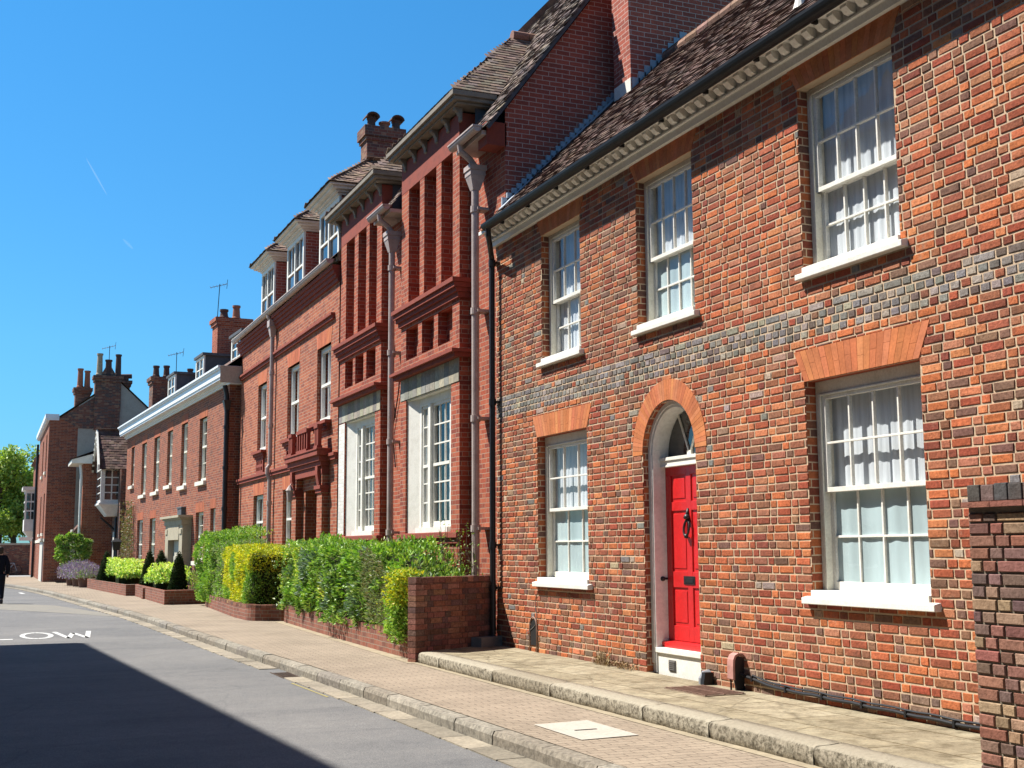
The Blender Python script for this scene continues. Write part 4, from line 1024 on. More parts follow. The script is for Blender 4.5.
# chimney on the gable, rising out of the near roof
root = B2
g = MB(); cy0, cy1, cx0, cx1 = 15.50, 16.03, 1.82, 4.2
def ring(x0, x1, y0, y1, z): return [(x0,y0,z),(x1,y0,z),(x1,y1,z),(x0,y1,z)]
g.hexa(ring(cx0,cx1,cy0,cy1,5.9)+ring(cx0,cx1,cy0,cy1,7.35)); g.hexa(ring(cx0,cx1,cy0,cy1,7.352)+ring(cx0-.02,cx1-.5,cy0,cy1,7.9)); g.hexa(ring(cx0-.02,cx1-.5,cy0,cy1,7.902)+ring(cx0-.02,cx1-.5,cy0,cy1,12.2))
g.box(cx0-.08, cx1-.44, cy0-.06, cy1+.06, 12.2, 12.4); g.box(cx0-.12, cx1-.4, cy0-.1, cy1+.1, 12.4, 12.6)
g.box(cx0+.6, cx1-.6, cy1+.002, GS+.01, 5.9, 11.9); ch = g.build('chimney', M['brick_gable'], B2)
g = MB()
for k in range(9):
    x = cx0+.02+k*.105; z = 4.66+ (x+.26)*1.0148
    g.box(x, x+.13, cy0-.012, cy0-.002, z-.05, z+.20)
g.prism([(cx0,cy0-.14,6.70),(cx0+1.0,cy0-.14,7.74),(cx0+1.0,cy0-.14,7.77),(cx0,cy0-.14,6.73)], (0,.13,0))
g.build('flashing', M['lead'], ch)
g = MB(); g.box(cx0-.012, cx0-.002, cy0-.012, cy1-.02, 6.5, 6.98); g.build('apron', M['white'], ch)
for k in range(3): 
    g = MB(); g.lathe([(.13,0),(.14,.1),(.11,.2),(.10,.6),(.13,.65),(.12,.7),(.09,.7)], (cx0+.3+k*.55,(cy0+cy1)/2,12.6), 12); g.build('chimney_pot', M['pot'], ch)
#@@B2_END
#@@OPP
# ================================================================ building on the camera's side of the street (only its shadow is in the photo)
OB = thing('town_building', 'tall brick building on the near side, casting the shadow across the road', 'building', (-6,11,ZR), 0)
def oxe(y): return -3.50-(y-14.86)*.0605
oy0, oy1, ozt = -9.0, 28.41, 9.4
g = MB(); wy = oy1-1.4  # far wall set back; deep eaves shaped to square the road shadow's end
wa = lambda y: oxe(y)-.45
g.face([(wa(oy0),oy0,ZR),(wa(wy),wy,ZR),(wa(wy),wy,ozt-.3),(wa(oy0),oy0,ozt-.3)]); g.face([(wa(wy),wy,ZR),(-13,wy,ZR),(-13,wy,ozt-.3),(wa(wy),wy,ozt-.3)]); g.face([(wa(oy0),oy0,ZR),(-13,oy0,ZR),(-13,oy0,ozt-.3),(wa(oy0),oy0,ozt-.3)]); g.face([(-13,oy0,ZR),(-13,wy,ZR),(-13,wy,ozt-.3),(-13,oy0,ozt-.3)])
g.build('wall', M['brick_georgian'], OB)
g = MB(); g.hexa([(oxe(oy0),oy0-.3,ozt-.30),(oxe(oy1),oy1,ozt-.30),(-13.3,oy1,ozt-.30),(-13.3,oy0-.3,ozt-.30),(oxe(oy0),oy0-.3,ozt),(oxe(oy1),oy1,ozt),(-13.3,oy1,ozt),(-13.3,oy0-.3,ozt)]); g.build('eaves', M['white'], OB)
g = MB(); ap = [(-8,-5,ozt+3.2),(-8,24,ozt+3.2)]; e = [(oxe(oy0)-.05,oy0-.2,ozt+.01),(oxe(oy1)-.05,oy1-.05,ozt+.01),(-13.2,oy1-.05,ozt+.01),(-13.2,oy0-.2,ozt+.01)]
g.face([e[0],e[1],ap[1],ap[0]]); g.face([e[1],e[2],ap[1]]); g.face([e[2],e[3],ap[0],ap[1]]); g.face([e[3],e[0],ap[0]]); g.build('roof', M['tile_plain'], OB)
for k in range(8):
    for z in (-.5, 2.6, 5.8):
        y = -5.5+k*4.0; x = wa(y+.6)
        g = MB(); g.box(x-.05, x+.03, y, y+1.2, z, z+1.9); wf = g.build('window', M['white'], OB)
        q = MB(); 
        for i in range(2):
            for j in range(2): q.box(x+.03, x+.034, y+.08+i*.55, y+.57+i*.55, z+.08+j*.92, z+.92+j*.92)
        q.build('pane', M['dglass'], wf)
#@@OPP_END
#@@B3
# ================================================================ long red house with three roof dormers and a brick porch
B3 = thing('dormer_house', 'red brick house with three white dormers and a brick porch, beyond the ribbed bays', 'house', (X0,31,ZP), 0, off=(0,31,ZP))
T0, T1 = 25.32, 36.55
w1 = [(25.98,27.22,2.80,4.52),(28.98,30.24,2.68,4.52),(32.80,33.95,2.66,4.52)]
g0 = [(29.30,30.55,.02,1.48),(32.95,34.28,.02,1.48)]
dr = (26.75,28.15,ZP,1.35)
g = MB(); plane_holes(g, T0, T1, ZB, 6.05, w1+g0+[dr], d=0)
for q in w1+g0: reveal(g, *q, 0, .26)
reveal(g, *dr, 0, .6)
g.face([(0,T1,ZB),(8,T1,ZB),(8,T1,6.0),(4,T1,9.5),(0,T1,6.0)]); g.face([(8,T0,ZB),(8,T1,ZB),(8,T1,6.0),(8,T0,6.0)])
g.build('wall', M['brick_light'], B3)
def far_window(root, a, b, z0, z1, d, cols=2, meet=.5, rows=(1,1), mat='white', bars=.022, nm='window', fr=.07, curtain_h=.5):
    g = MB(); zm = z0+(z1-z0)*meet
    g.box(d, d+.08, a, a+fr, z0, z1); g.box(d, d+.08, b-fr, b, z0, z1); g.box(d+.001, d+.08, a+fr, b-fr, z1-fr, z1); g.box(d-.03, d+.08, a+fr, b-fr, z0, z0+fr*1.2); g.box(d-.012, d+.06, a+fr, b-fr, zm-.03, zm+.03)
    ia, ib = a+fr, b-fr
    for i in range(1, cols): s = ia+(ib-ia)*i/cols; g.box(d+.02, d+.06, s-bars/2, s+bars/2, z0+fr*1.2, z1-fr)
    for (za, zb, n) in ((z0+fr*1.2, zm-.03, rows[1]), (zm+.03, z1-fr, rows[0])):
        for i in range(1, n): z = za+(zb-za)*i/n; g.box(d+.021, d+.059, ia, ib, z-bars/2, z+bars/2)
    w_ = g.build(nm, M[mat], root)
    q = MB()
    for (za, zb, n) in ((z0+fr*1.2, zm-.03, rows[1]), (zm+.03, z1-fr, rows[0])):
        for i in range(cols):
            for j in range(n):
                t1, t2 = rng.uniform(-.004,.004), rng.uniform(-.004,.004); sa, sb = ia+(ib-ia)*i/cols, ia+(ib-ia)*(i+1)/cols; z_a, z_b = za+(zb-za)*j/n, za+(zb-za)*(j+1)/n
                q.face([(d+.045-t1-t2,sa,z_a),(d+.045-t1+t2,sa,z_b),(d+.045+t1+t2,sb,z_b),(d+.045+t1-t2,sb,z_a)])
    q.build('pane', M['glass'], w_)
    if curtain_h:
        q = MB(); n = 24
        for i in range(n):
            sa, sb = ia+(ib-ia)*i/n, ia+(ib-ia)*(i+1)/n; da = d+.14+.02*math.sin(sa*38); db = d+.14+.02*math.sin(sb*38)
            f = abs((i+.5)/n-.5)*2
            top = z1-.02; bot = z0+.03 if (f > .45 or curtain_h >= 2) else top-(z1-z0)*curtain_h*.5
            q.face([(da,sa,bot),(da,sa,top),(db,sb,top),(db,sb,bot)])
        q.build('curtain', M['net'], w_, smooth=True)
    q = MB(); q.box(d+.085, d+.9, a-.02, b+.02, z0-.02, z1+.02); q.f = q.f[:5]; q.c = q.c[:5]; q.build('room', M['room'], w_)
    return w_
for q in w1:
    far_window(B3, *q, .09, 2, .5, (1,1), fr=.1, curtain_h=1.7)
for q in g0: far_window(B3, *q, .09, 2, .5, (1,1), fr=.1)
far_window(B3, 26.85, 28.05, .55, 1.33, .45, 2, .5, (1,1), fr=.08, nm='porch_window')
for q in w1+g0:
    g = MB(); a, b, z0, z1 = q; n = 14; h = .34
    for i in range(n):
        t0_, t1_ = i/n, (i+1)/n; fl_ = .10; c = vary(r2.choice([(.44,.125,.058),(.40,.11,.052),(.47,.15,.07)]), r2, .1)
        A_ = lambda t, k: a+(b-a)*t + k*fl_*(2*t-1)
        g.hexa([(-.006,A_(t0_,0)+.002,z1),(-.006,A_(t1_,0)-.002,z1),(.1,A_(t1_,0)-.002,z1),(.1,A_(t0_,0)+.002,z1),(-.006,A_(t0_,1)+.002,z1+h),(-.006,A_(t1_,1)-.002,z1+h),(.1,A_(t1_,1)-.002,z1+h),(.1,A_(t0_,1)+.002,z1+h)], c)
    g.build('flat_arch', M['rubbed'], B3)
for q in w1:
    a, b, z0, z1 = q
    g = MB(); g.box(-.15, .2, a-.12, b+.12, z0-.07, z0-.002); g.box(-.10, .0, a-.07, b+.07, z0-.14, z0-.071); g.box(-.06, .0, a-.03, b+.03, z0-.20, z0-.141)
    if q is not w1[0]:
        zz = z0-.60; m = (a+b)/2
        g.box(-.045, .0, a+.10, b-.10, zz, zz+.07); g.box(-.045, .0, a+.10, b-.10, zz+.33, zz+.395)
        for s in (a+.10, b-.2): g.box(-.045, .0, s, s+.10, zz+.071, zz+.329)
        for s in (m-.21, m-.03, m+.15): g.box(-.042, .0, s, s+.07, zz+.071, zz+.329)
        g.box(-.041, .0, a+.2, b-.2, zz+.17, zz+.24)
    g.build('brick_sill', M['moulded'], B3)
for q in g0:
    g = MB(); g.box(-.06, .2, q[0]-.06, q[1]+.06, -.08, .018); g.build('stone_sill', M['moulded'], B3)
g = MB()
for d, z0, z1 in ((-.09,1.98,2.05),(-.06,1.90,1.979)): g.box(d, .02, T0+.004, T1+.03, z0, z1)
g.build('string_course', M['moulded'], B3, bevel=.006)
g = MB()
for d, z0, z1 in ((-.10,5.06,5.12),(-.06,4.98,5.059)): g.box(d, .02, T0+.35, T1+.03, z0, z1)
g.build('upper_band', M['moulded'], B3, bevel=.006)
# eaves
g = MB()
for d, z0, z1 in ((-.05,5.74,5.83),(-.09,5.83,5.92),(-.13,5.92,6.01),(-.17,6.01,6.10)): g.box(d, .1, T0+.004, T1+.06, z0, z1-.002)
g.build('brick_cornice', M['moulded'], B3)
g = MB(); prof = [(-.22-.08*math.cos(t_), 6.20-.085*math.sin(t_)) for t_ in [math.pi*i/8 for i in range(9)]]
g.prism([(x,T0+.02,z) for x, z in prof], (0,T1+.1-T0,0)); g.box(-.31, -.13, T0+.02, T1+.11, 6.201, 6.225); g.build('gutter', M['lead_pipe'], B3)
g = MB(); ps = 31.72; px = -.10
g.tube([(-.22,ps,6.14),(-.22,ps,6.05),(-.16,ps,5.98),(px,ps,5.9)], .05, 10)
g.hexa([(px-.06,ps-.06,5.55),(px+.06,ps-.06,5.55),(px+.06,ps+.06,5.55),(px-.06,ps+.06,5.55),(px-.1,ps-.13,5.8),(px+.09,ps-.13,5.8),(px+.09,ps+.13,5.8),(px-.1,ps+.13,5.8)]); g.box(px-.12, px+.09, ps-.15, ps+.15, 5.801, 5.98)
g.tube([(px,ps,5.56),(px,ps,2.2),(px-.06,ps,2.1),(px-.06,ps,1.95),(px,ps,1.8),(px,ps,ZB)], .055, 12)
for z in (4.6,3.2,1.2,0): g.lathe([(.056,-.05),(.072,-.05),(.072,.05),(.056,.05)], (px,ps,z), 12)
g.build('downpipe', M['lead_pipe'], B3)
# main roof
ex, ez, rx3, rz3 = -.2, 6.23, 3.6, 10.0
g = MB(); g.face([(ex,T0,ez),(ex,T1+.1,ez),(rx3,T1+.1,rz3),(rx3,T0,rz3)]); g.face([(2*rx3-ex,T0,ez),(2*rx3-ex,T1+.1,ez),(rx3,T1+.1,rz3),(rx3,T0,rz3)]); g.face([(ex,T1+.08,ez),(rx3,T1+.08,rz3),(2*rx3-ex,T1+.08,ez)])
g.build('roof', M['tile_plain'], B3)
# dormers
def dormer(root, a, b, zb, zt, d0, back, lab):
    g = MB()
    g.box(d0+.05, back, a, b, zb, zt-.02); dm = g.build('dormer', vcol('tile_hung', .9) if False else M['brick_gable'], root); dm['label'] = lab
    g = MB(); g.box(d0-.0, d0+.0495, a-.01, a+.10, zb, zt); g.box(d0, d0+.0495, b-.10, b+.01, zb, zt); g.box(d0, d0+.0495, a+.10, b-.10, zt-.12, zt); g.box(d0-.03, d0+.0495, a+.10, b-.10, zb, zb+.10)
    m = (a+b)/2; g.box(d0-.01, d0+.0495, m-.04, m+.04, zb+.1, zt-.12); zm = zb+(zt-zb)*.45
    for (p, q) in ((a+.10, m-.04), (m+.04, b-.10)): g.box(d0+.005, d0+.045, p, q, zm-.025, zm+.025); g.box(d0+.012, d0+.045, (p+q)/2-.012, (p+q)/2+.012, zm+.025, zt-.12)
    g.build('casement', M['white'], dm)
    g = MB(); g.face([(d0+.04,a+.10,zb+.1),(d0+.04,a+.10,zt-.12),(d0+.04,b-.10,zt-.12),(d0+.04,b-.10,zb+.1)]); g.build('pane', M['dglass'], dm)
    g = MB(); 
    for k, (o, za, zb_) in enumerate(((.04,0,.05),(.10,.05,.10),(.20,.10,.16),(.28,.16,.21))): g.box(d0-o, back, a-o, b+o, zt+za, zt+zb_-.001)
    g.build('cove_cornice', M['offwhite'], dm)
    o = .31; zr = zt+.21; A = ((d0-o)+(b-a)/2+o, (a+b)/2, zr+((b-a)/2+o)*.80)
    e0, e1 = (d0-o,a-o,zr), (d0-o,b+o,zr); bk0, bk1, Ab = (back+1.2,a-o,zr), (back+1.2,b+o,zr), (back+1.6,A[1],A[2])
    g = MB(); r_ = random.Random(4)
    U = Vector((0,1,0)); V = Vector(A)-(Vector(e0)+Vector(e1))/2; H = V.length; Wd_ = b-a+2*o
    tn_ = [(.24,.16,.115),(.19,.12,.09),(.28,.19,.14),(.16,.11,.085),(.22,.17,.13)]
    tile_plane(g, e0, U, V, Wd_, H, r_, inside=lambda u, v: abs(u-Wd_/2) < Wd_/2*(1-v/H)+.04, tones=tn_)
    for e in (e0, e1):
        V2 = Vector((0,A[1]-e[1],A[2]-zr)); H2 = V2.length; L2 = back+1.2-(d0-o); ax_ = A[0]-(d0-o)
        tile_plane(g, e, (1,0,0), V2, L2, H2, r_, inside=lambda u, v: u > ax_*v/H2-.04, tones=tn_)
    rf = g.build('dormer_roof', M['tile'], dm)
    g = MB(); k = Vector((0,0,-.015)); 
    for f in ((e0,e1,A),(e0,A,Ab,bk0),(e1,A,Ab,bk1)): g.face([Vector(p)+k for p in f])
    g.build('battens', M['dark'], rf)
dormer(B3, 25.55, 27.28, 6.25, 7.72, .02, 2.2, 'nearest white dormer')
dormer(B3, 28.86, 30.66, 6.25, 7.72, .02, 2.2, 'middle white dormer')
dormer(B3, 32.25, 33.90, 6.25, 7.72, .02, 2.2, 'farthest white dormer')
# porch
g = MB()
g.box(-.16, 0, 25.98, 26.42, ZB, 1.62)
g.build('porch_pier', M['brick_light'], B3)
g = MB(); g.box(-.16, 0, 28.42, 28.86, ZB, 1.62); g.build('porch_pier', M['brick_light'], B3)
g = MB()
for d, z0, z1 in ((-.17,1.622,1.80),(-.21,1.80,1.90),(-.26,1.90,2.02),(-.32,2.02,2.13),(-.34,2.13,2.17)): g.box(d, -.002, 25.98+.17+d, 28.86-.17-d, z0, z1-.001)
g.build('porch_cornice', M['moulded'], B3, bevel=.006)
for s in (25.98, 28.42):
    g = MB(); g.box(-.22, -.001, s-.05, s+.49, 1.30, 1.38); g.box(-.19, -.001, s-.03, s+.47, 1.22, 1.299); g.build('capital', M['moulded'], B3)
    g = MB(); g.prism([(-.24,s+.12,1.8),(-.24,s+.12,1.62),(-.20,s+.12,1.40),(-.165,s+.12,1.40),(-.165,s+.12,1.8)], (0,.2,0)); g.build('bracket', M['moulded'], B3)
g = MB()
for s0_, s1_ in ((26.0,26.32),(27.0,28.0),(28.5,28.84)):
    g = MB(); g.box(-.28, -.16, s0_, s1_, 2.172, 2.24); g.box(-.28, -.16, s0_, s1_, 2.62, 2.70)
    n = 4 if s1_-s0_ > .5 else 2
    for i in range(n+1): s_ = s0_+(s1_-s0_-.07)*i/n; g.box(-.26, -.18, s_, s_+.07, 2.241, 2.619)
    g.build('parapet', M['moulded'], B3)
g = MB(); g.tube([(-.16,28.55,1.5),(-.28,28.45,1.52),(-.34,28.3,1.45)], .012, 6); g.lathe([(.02,.12),(.10,.0),(.085,-.02),(.06,-.24),(.03,-.26)], (-.34,28.28,1.36), 8); g.build('porch_lantern', M['lead_pipe'], B3)
g = MB(); g.box(.50, .56, 26.75, 28.15, ZB, 1.36); g.box(.46,.50,26.9,28.0,ZB,.5); g.build('front_door', plain('dark_green_door', (.02,.035,.03), .5), B3)
# chimney with hooded pots
g = MB(); cx, cy = 1.40, 28.2
g.box(cx-.06, cx+.96, cy-.06, cy+.61, 8.2, 9.2); g.box(cx, cx+.9, cy, cy+.55, 9.2, 10.0); g.box(cx-.04, cx+.94, cy-.04, cy+.59, 10.0, 10.1); g.box(cx-.08, cx+.98, cy-.08, cy+.63, 10.1, 10.36)
ch = g.build('chimney', M['brick_dark'], B3)
for k, (x, hood) in enumerate(((.18,1),(.52,0),(.82,1))):
    g = MB(); g.lathe([(.12,0),(.13,.04),(.11,.08),(.10,.24),(.12,.26),(.12,.30),(.08,.30)] if hood else [(.12,0),(.12,.16),(.15,.18),(.15,.22),(.1,.22)], (cx+x,cy+.27,10.36), 12)
    if hood: 
        pts = [(cx+x+.17*math.cos(a), cy+.07, 10.64+.13*math.sin(a)) for a in [math.pi*i/8 for i in range(9)]] + [(cx+x+.14*math.cos(a), cy+.07, 10.64+.10*math.sin(a)) for a in [math.pi*i/8 for i in range(8,-1,-1)]]
        g.prism(pts, (0,.42,0))
    g.build('chimney_pot', M['pot_dark'] if hood else M['pot'], ch)
#@@B3_END
#@@B4
# ================================================================ Georgian brick house with a white parapet cornice (slightly turned)
AL = math.atan2(6.39-5.45, 56.7-36.7); 
B4 = bpy.data.objects.new('georgian_house', None); COL.objects.link(B4)
ex_ = Vector((math.cos(AL), math.sin(AL), 0)); ey_ = Vector((-math.sin(AL), math.cos(AL), 0)); C0 = Vector((6.39,36.7,0))
B4.location = C0 + ey_*10 + Vector((0,0,ZP)); B4.rotation_euler = (0,0,AL); OFF[B4.name] = Vector((0,10,ZP))
tag(B4, 'long plain brick house with a white cornice, six tall upper windows and stone doorcase', 'house')
LB = 20.1
up = [(3.10,4.27,2.2,4.27),(6.31,7.40,2.2,4.38),(9.09,10.11,2.35,4.36),(11.79,12.99,2.24,4.36),(14.80,15.94,2.24,4.36),(17.91,18.76,2.75,4.42)]
gr = [(1.53,2.25,-.3,1.28),(3.30,4.49,-.35,1.22),(12.17,13.46,-.75,1.24),(15.13,16.54,-.75,1.24)]
g = MB(); plane_holes(g, 0, LB, ZB, 4.95, up+gr, d=0)
for q in up+gr: reveal(g, *q, 0, .22)
g.face([(0,0,ZB),(8,0,ZB),(8,0,5.1),(4,0,8.2),(0,0,5.1)]); g.face([(0,LB,ZB),(8,LB,ZB),(8,LB,5.1),(4,LB,8.2),(0,LB,5.1)]); g.face([(8,0,ZB),(8,LB,ZB),(8,LB,5.1),(8,0,5.1)])
g.build('wall', M['brick_georgian'], B4)
for q in up: far_window(B4, *q, .10, 2, .55, (2,2), fr=.09, mat='cream', curtain_h=2)
for q in gr: far_window(B4, *q, .10, 2, .5, (2,2), fr=.09, mat='cream', curtain_h=2)
for q in up+gr: g = MB(); g.box(-.10, .10, q[0]-.10, q[1]+.10, q[2]-.13, q[2]-.002); g.build('sill', M['cream'], B4)
for q in up+gr:
    g = MB(); a, b, z0, z1 = q; n = 10
    for i in range(n): g.box(-.006, .1, a-.06+(b-a+.12)*i/n+.002, a-.06+(b-a+.12)*(i+1)/n-.002, z1, z1+.30, vary((.36,.105,.05), r2, .15))
    g.build('flat_arch', M['rubbed'], B4)
PW = plain('bluish_white_paint', (.72,.76,.80), .5, .05, 3, .02)
g = MB(); e0, e1 = -.25, LB+.2
for d, z0, z1 in ((-.05,4.90,4.96),(-.10,4.96,5.03),(-.30,5.03,5.10),(-.33,5.10,5.32),(-.38,5.32,5.37),(-.42,5.37,5.43)): g.box(d, .3, e0, e1, z0, z1-.001)
g.build('white_cornice', PW, B4)
g = MB(); g.box(-.35, .3, e0-.012, e0-.002, 4.92, 5.42); g.build('cornice_end', M['render'], B4)
g = MB(); g.tube([(-.18,-.14,4.85),(-.12,-.14,4.6),(-.10,-.14,4.4),(-.10,-.14,ZB)], .07, 10); g.hexa([(-.16,-.2,4.1),(-.02,-.2,4.1),(-.02,-.08,4.1),(-.16,-.08,4.1),(-.22,-.27,4.4),(.0,-.27,4.4),(.0,-.01,4.4),(-.22,-.01,4.4)])
for z in (3.6,2.4,1.2,0,): g.lathe([(.071,-.05),(.09,-.05),(.09,.05),(.071,.05)], (-.10,-.14,z), 10)
g.build('downpipe', M['black_iron'], B4)
g = MB(); g.face([(-.2,e0,5.40),(-.2,e1,5.40),(4,e1,8.5),(4,e0,8.5)]); g.face([(8.2,e0,5.40),(8.2,e1,5.40),(4,e1,8.5),(4,e0,8.5)]); g.face([(.1,e0+.02,5.1),(4,e0+.02,8.45),(7.9,e0+.02,5.1)]); g.build('roof', M['tile_plain'], B4)
for (a, b, zt, lab) in ((.95,2.45,6.70,'nearest flat-topped dormer'),(6.75,8.1,6.80,'middle flat-topped dormer'),(12.15,13.65,6.84,'farthest flat-topped dormer')):
    g = MB(); g.box(.62, 3.4, a, b, 5.5, zt); dm = g.build('dormer', M['lead_dark'], B4); dm['label'] = lab
    g = MB(); g.box(.50, 3.5, a-.10, b+.10, zt+.001, zt+.09); g.build('lead_flat', M['lead_dark'], dm)
    g = MB(); g.box(.56, .619, a, a+.12, 5.72, zt); g.box(.56, .619, b-.12, b, 5.72, zt); g.box(.56, .619, a+.12, b-.12, zt-.1, zt); g.box(.50, .619, a-.03, b+.03, 5.60, 5.719); m = (a+b)/2; g.box(.57, .619, m-.035, m+.035, 5.72, zt-.1)
    for z in (5.72+(zt-5.82)*.33, 5.72+(zt-5.82)*.66): g.box(.575, .618, a+.12, b-.12, z-.02, z+.02)
    g.build('casement', M['white'], dm)
    g = MB(); g.face([(.60,a+.1,5.72),(.60,a+.1,zt-.1),(.60,b-.1,zt-.1),(.60,b-.1,5.72)]); g.build('pane', M['dglass'], dm)
def stack(root, x0, x1, y0, y1, zb, zt, mat='brick_victorian', pots=(), nm='chimney'):
    g = MB(); g.box(x0, x1, y0, y1, zb, zt-.3); g.box(x0-.06, x1+.06, y0-.06, y1+.06, zt-.30, zt-.16); g.box(x0-.11, x1+.11, y0-.11, y1+.11, zt-.16, zt)
    c = g.build(nm, M[mat], root)
    for (px, py, h, r_, mt, cowl) in pots:
        g = MB(); p = [(r_*1.15,0),(r_*1.2,.1),(r_,.15),(r_*.85,h-.1),(r_*1.05,h-.08),(r_*1.05,h),(r_*.7,h)]
        g.lathe(p, (px,py,zt), 12)
        if cowl: g.tube([(px-r_*2.3,py,zt+h+.02),(px+r_*2.3,py,zt+h+.06)], r_*.95, 10)
        g.build('chimney_pot', M[mt], c)
    return c
def aerial(root, x, y, z, h, nm='tv_aerial', lean=0):
    g = MB(); g.tube([(x,y,z),(x+lean,y,z+h)], .016, 6); zt = z+h-.05; xx = x+lean
    g.tube([(xx-.36,y+.12,zt-.11),(xx+.28,y-.1,zt+.06)], .012, 6)
    for i in range(6):
        f = i/5; px, py, pz = xx-.34+.6*f, y+.11-.2*f, zt-.10+.15*f
        g.tube([(px,py-.16,pz-.08),(px,py+.16,pz+.08)], .007, 5)
    g.tube([(xx+.26,y-.1,zt-.14),(xx+.29,y-.1,zt+.24)], .010, 5)
    return g.build(nm, M['black_iron'], root)
# the main stack and the far stack (pixel-measured, on the front slope)
c = stack(B4, 2.25, 3.55, 12.55, 13.55, 6.5, 9.3, 'brick_victorian', [(2.6,13.05,.42,.17,'pot_dark',0),(3.1,13.05,.62,.16,'pot',0)])
aerial(B4, 2.2, 12.5, 8.9, 1.75, lean=.08)
c = stack(B4, .85, 1.75, 19.1, 20.05, 5.5, 7.65, 'brick_dark', [(1.05,19.55,.55,.14,'pot_dark',0),(1.5,19.55,.58,.14,'pot_dark',0)])
c2 = stack(B4, 2.35, 3.2, 19.1, 20.05, 6.3, 7.75, 'brick_dark', [(2.55,19.55,.4,.14,'pot_dark',0),(3.0,19.55,.4,.14,'pot_dark',0)])
aerial(B4, 1.9, 19.4, 7.3, 1.55)
# stone doorcase
g = MB(); a, b = 5.15, 8.25
g.box(-.30, -.002, a, a+.55, ZB, .85); g.box(-.30, -.002, b-.55, b, ZB, .85)
g.box(-.34, -.002, a-.04, b+.04, .851, 1.02); g.box(-.40, -.002, a-.1, b+.1, 1.021, 1.08); g.box(-.48, -.002, a-.18, b+.18, 1.081, 1.16)
for s in (a+.08, b-.47): g.box(-.33, -.301, s, s+.39, .55, .70); g.box(-.325, -.301, s, s+.39, ZB, ZB+.35)
g.box(-.32, -.003, a+.55, b-.55, .35, .85)
g.build('doorcase', weathered('buff_stone', (.40,.35,.25), (.26,.23,.17), .85, 3, .3), B4)
g = MB(); g.box(-.10, -.003, a+.56, b-.56, ZB, .349); g.box(-.13,-.10,a+.75,b-.75,ZB+.2,-.2); g.build('front_door', weathered('pale_door', (.52,.49,.40), (.4,.37,.3), .6), B4)
g = MB(); g.box(-.14, -.003, 6.3, 7.0, 1.18, 1.42); g.box(-.16, -.003, 6.2, 7.1, 1.42, 1.47); g.build('alarm_box', M['lead_dark'], B4)
#@@B4_END
#@@B5
# ================================================================ little gabled house with an oriel, between the Georgian house and the corner house
C1 = thing('oriel_house', 'low house with a steep tiled gable over a white hanging oriel window', 'house', (5.5,59.5,ZP))
by = 58.3
g = MB()
g.face([(5.25,57.0,ZB),(5.25,63.2,ZB),(5.25,63.2,3.6),(5.25,57.0,3.6)]); g.face([(5.25,57.0,ZB),(9,57.0,ZB),(9,57.0,3.6),(5.25,57.0,3.6)])
g.box(3.95, 5.2, 63.0, 64.3, ZB, 4.4)
g.build('wall', M['brick_dark'], C1)
g = MB(); g.box(3.55, 5.3, 61.3, 63.0, ZB, 1.0); g.build('rendered_base', M['render'], C1)
g = MB(); g.face([(3.9,60.8,1.0),(3.9,63,1.0),(3.9,63,4.05),(3.9,60.8,4.05)]); g.face([(3.9,60.8,ZB),(5.3,60.8,ZB),(5.3,60.8,4.05),(3.9,60.8,4.05)]); g.build('upper_wall', M['brick_light'], C1)
g = MB(); g.hexa([(3.35,60.5,4.05),(5.6,60.5,4.05),(5.6,63.3,4.05),(3.35,63.3,4.05),(3.35,60.5,4.22),(5.6,60.5,4.9),(5.6,63.3,4.9),(3.35,63.3,4.22)]); g.build('white_eaves', M['white'], C1)
g = MB(); g.tube([(3.75,60.75,4.0),(3.8,60.7,3.5),(3.82,60.7,ZB)], .06, 8); g.build('downpipe', M['white'], C1)
g = MB(); g.face([(3.3,60.4,4.24),(3.3,63.3,4.24),(5.7,63.3,5.2),(5.7,60.4,5.2)]); g.build('roof', M['tile_plain'], C1)
far_window(C1, 61.2, 62.2, 1.6, 3.5, 3.86, 2, .5, (2,2), curtain_h=0)
# lean-to tiled porch roof below it
g = MB(); g.prism([(3.2,61.0,.35),(3.2,61.0,.42),(3.85,61.0,1.25),(3.9,61.0,1.18)], (0,1.9,0)); g.build('lean_to_roof', M['tile'] if False else M['tile_plain'], C1)
# oriel
g = MB(); ox0, ox1, oy0_, oy1_ = 4.48, 5.3, 58.0, 60.2
g.box(ox0, ox1, oy0_, oy1_, 2.05, 3.75)
g.hexa([(ox0+.35,oy0_+.3,1.55),(ox1,oy0_+.3,1.55),(ox1,oy1_-.3,1.55),(ox0+.35,oy1_-.3,1.55),(ox0-.02,oy0_-.02,2.05),(ox1,oy0_-.02,2.05),(ox1,oy1_+.02,2.05),(ox0-.02,oy1_+.02,2.05)])
g.box(ox0-.06, ox1, oy0_-.06, oy1_+.06, 2.05, 2.14)
ori = g.build('oriel', M['offwhite'], C1)
g = MB()
for i in range(4): 
    for j in range(4): g.box(ox0-.006, ox0-.002, oy0_+.14+i*.5, oy0_+.56+i*.5, 2.28+j*.34, 2.57+j*.34)
for i in range(2):
    for j in range(4): g.box(ox0+.18+i*.32, ox0+.44+i*.32, oy0_-.006, oy0_-.002, 2.28+j*.34, 2.57+j*.34)
g.build('pane', M['dglass'], ori)
g = MB(); rp = (4.9+.6, 5.45)
OT = 4.36
tile_plane(g, (OT,57.45,3.62), (1,0,0), (0,1.65,1.85), 1.75, 2.47, random.Random(6), gauge=.16, tw=.22)
tile_plane(g, (OT,60.75,3.62), (1,0,0), (0,-1.65,1.85), 1.75, 2.47, random.Random(6), gauge=.16, tw=.22)
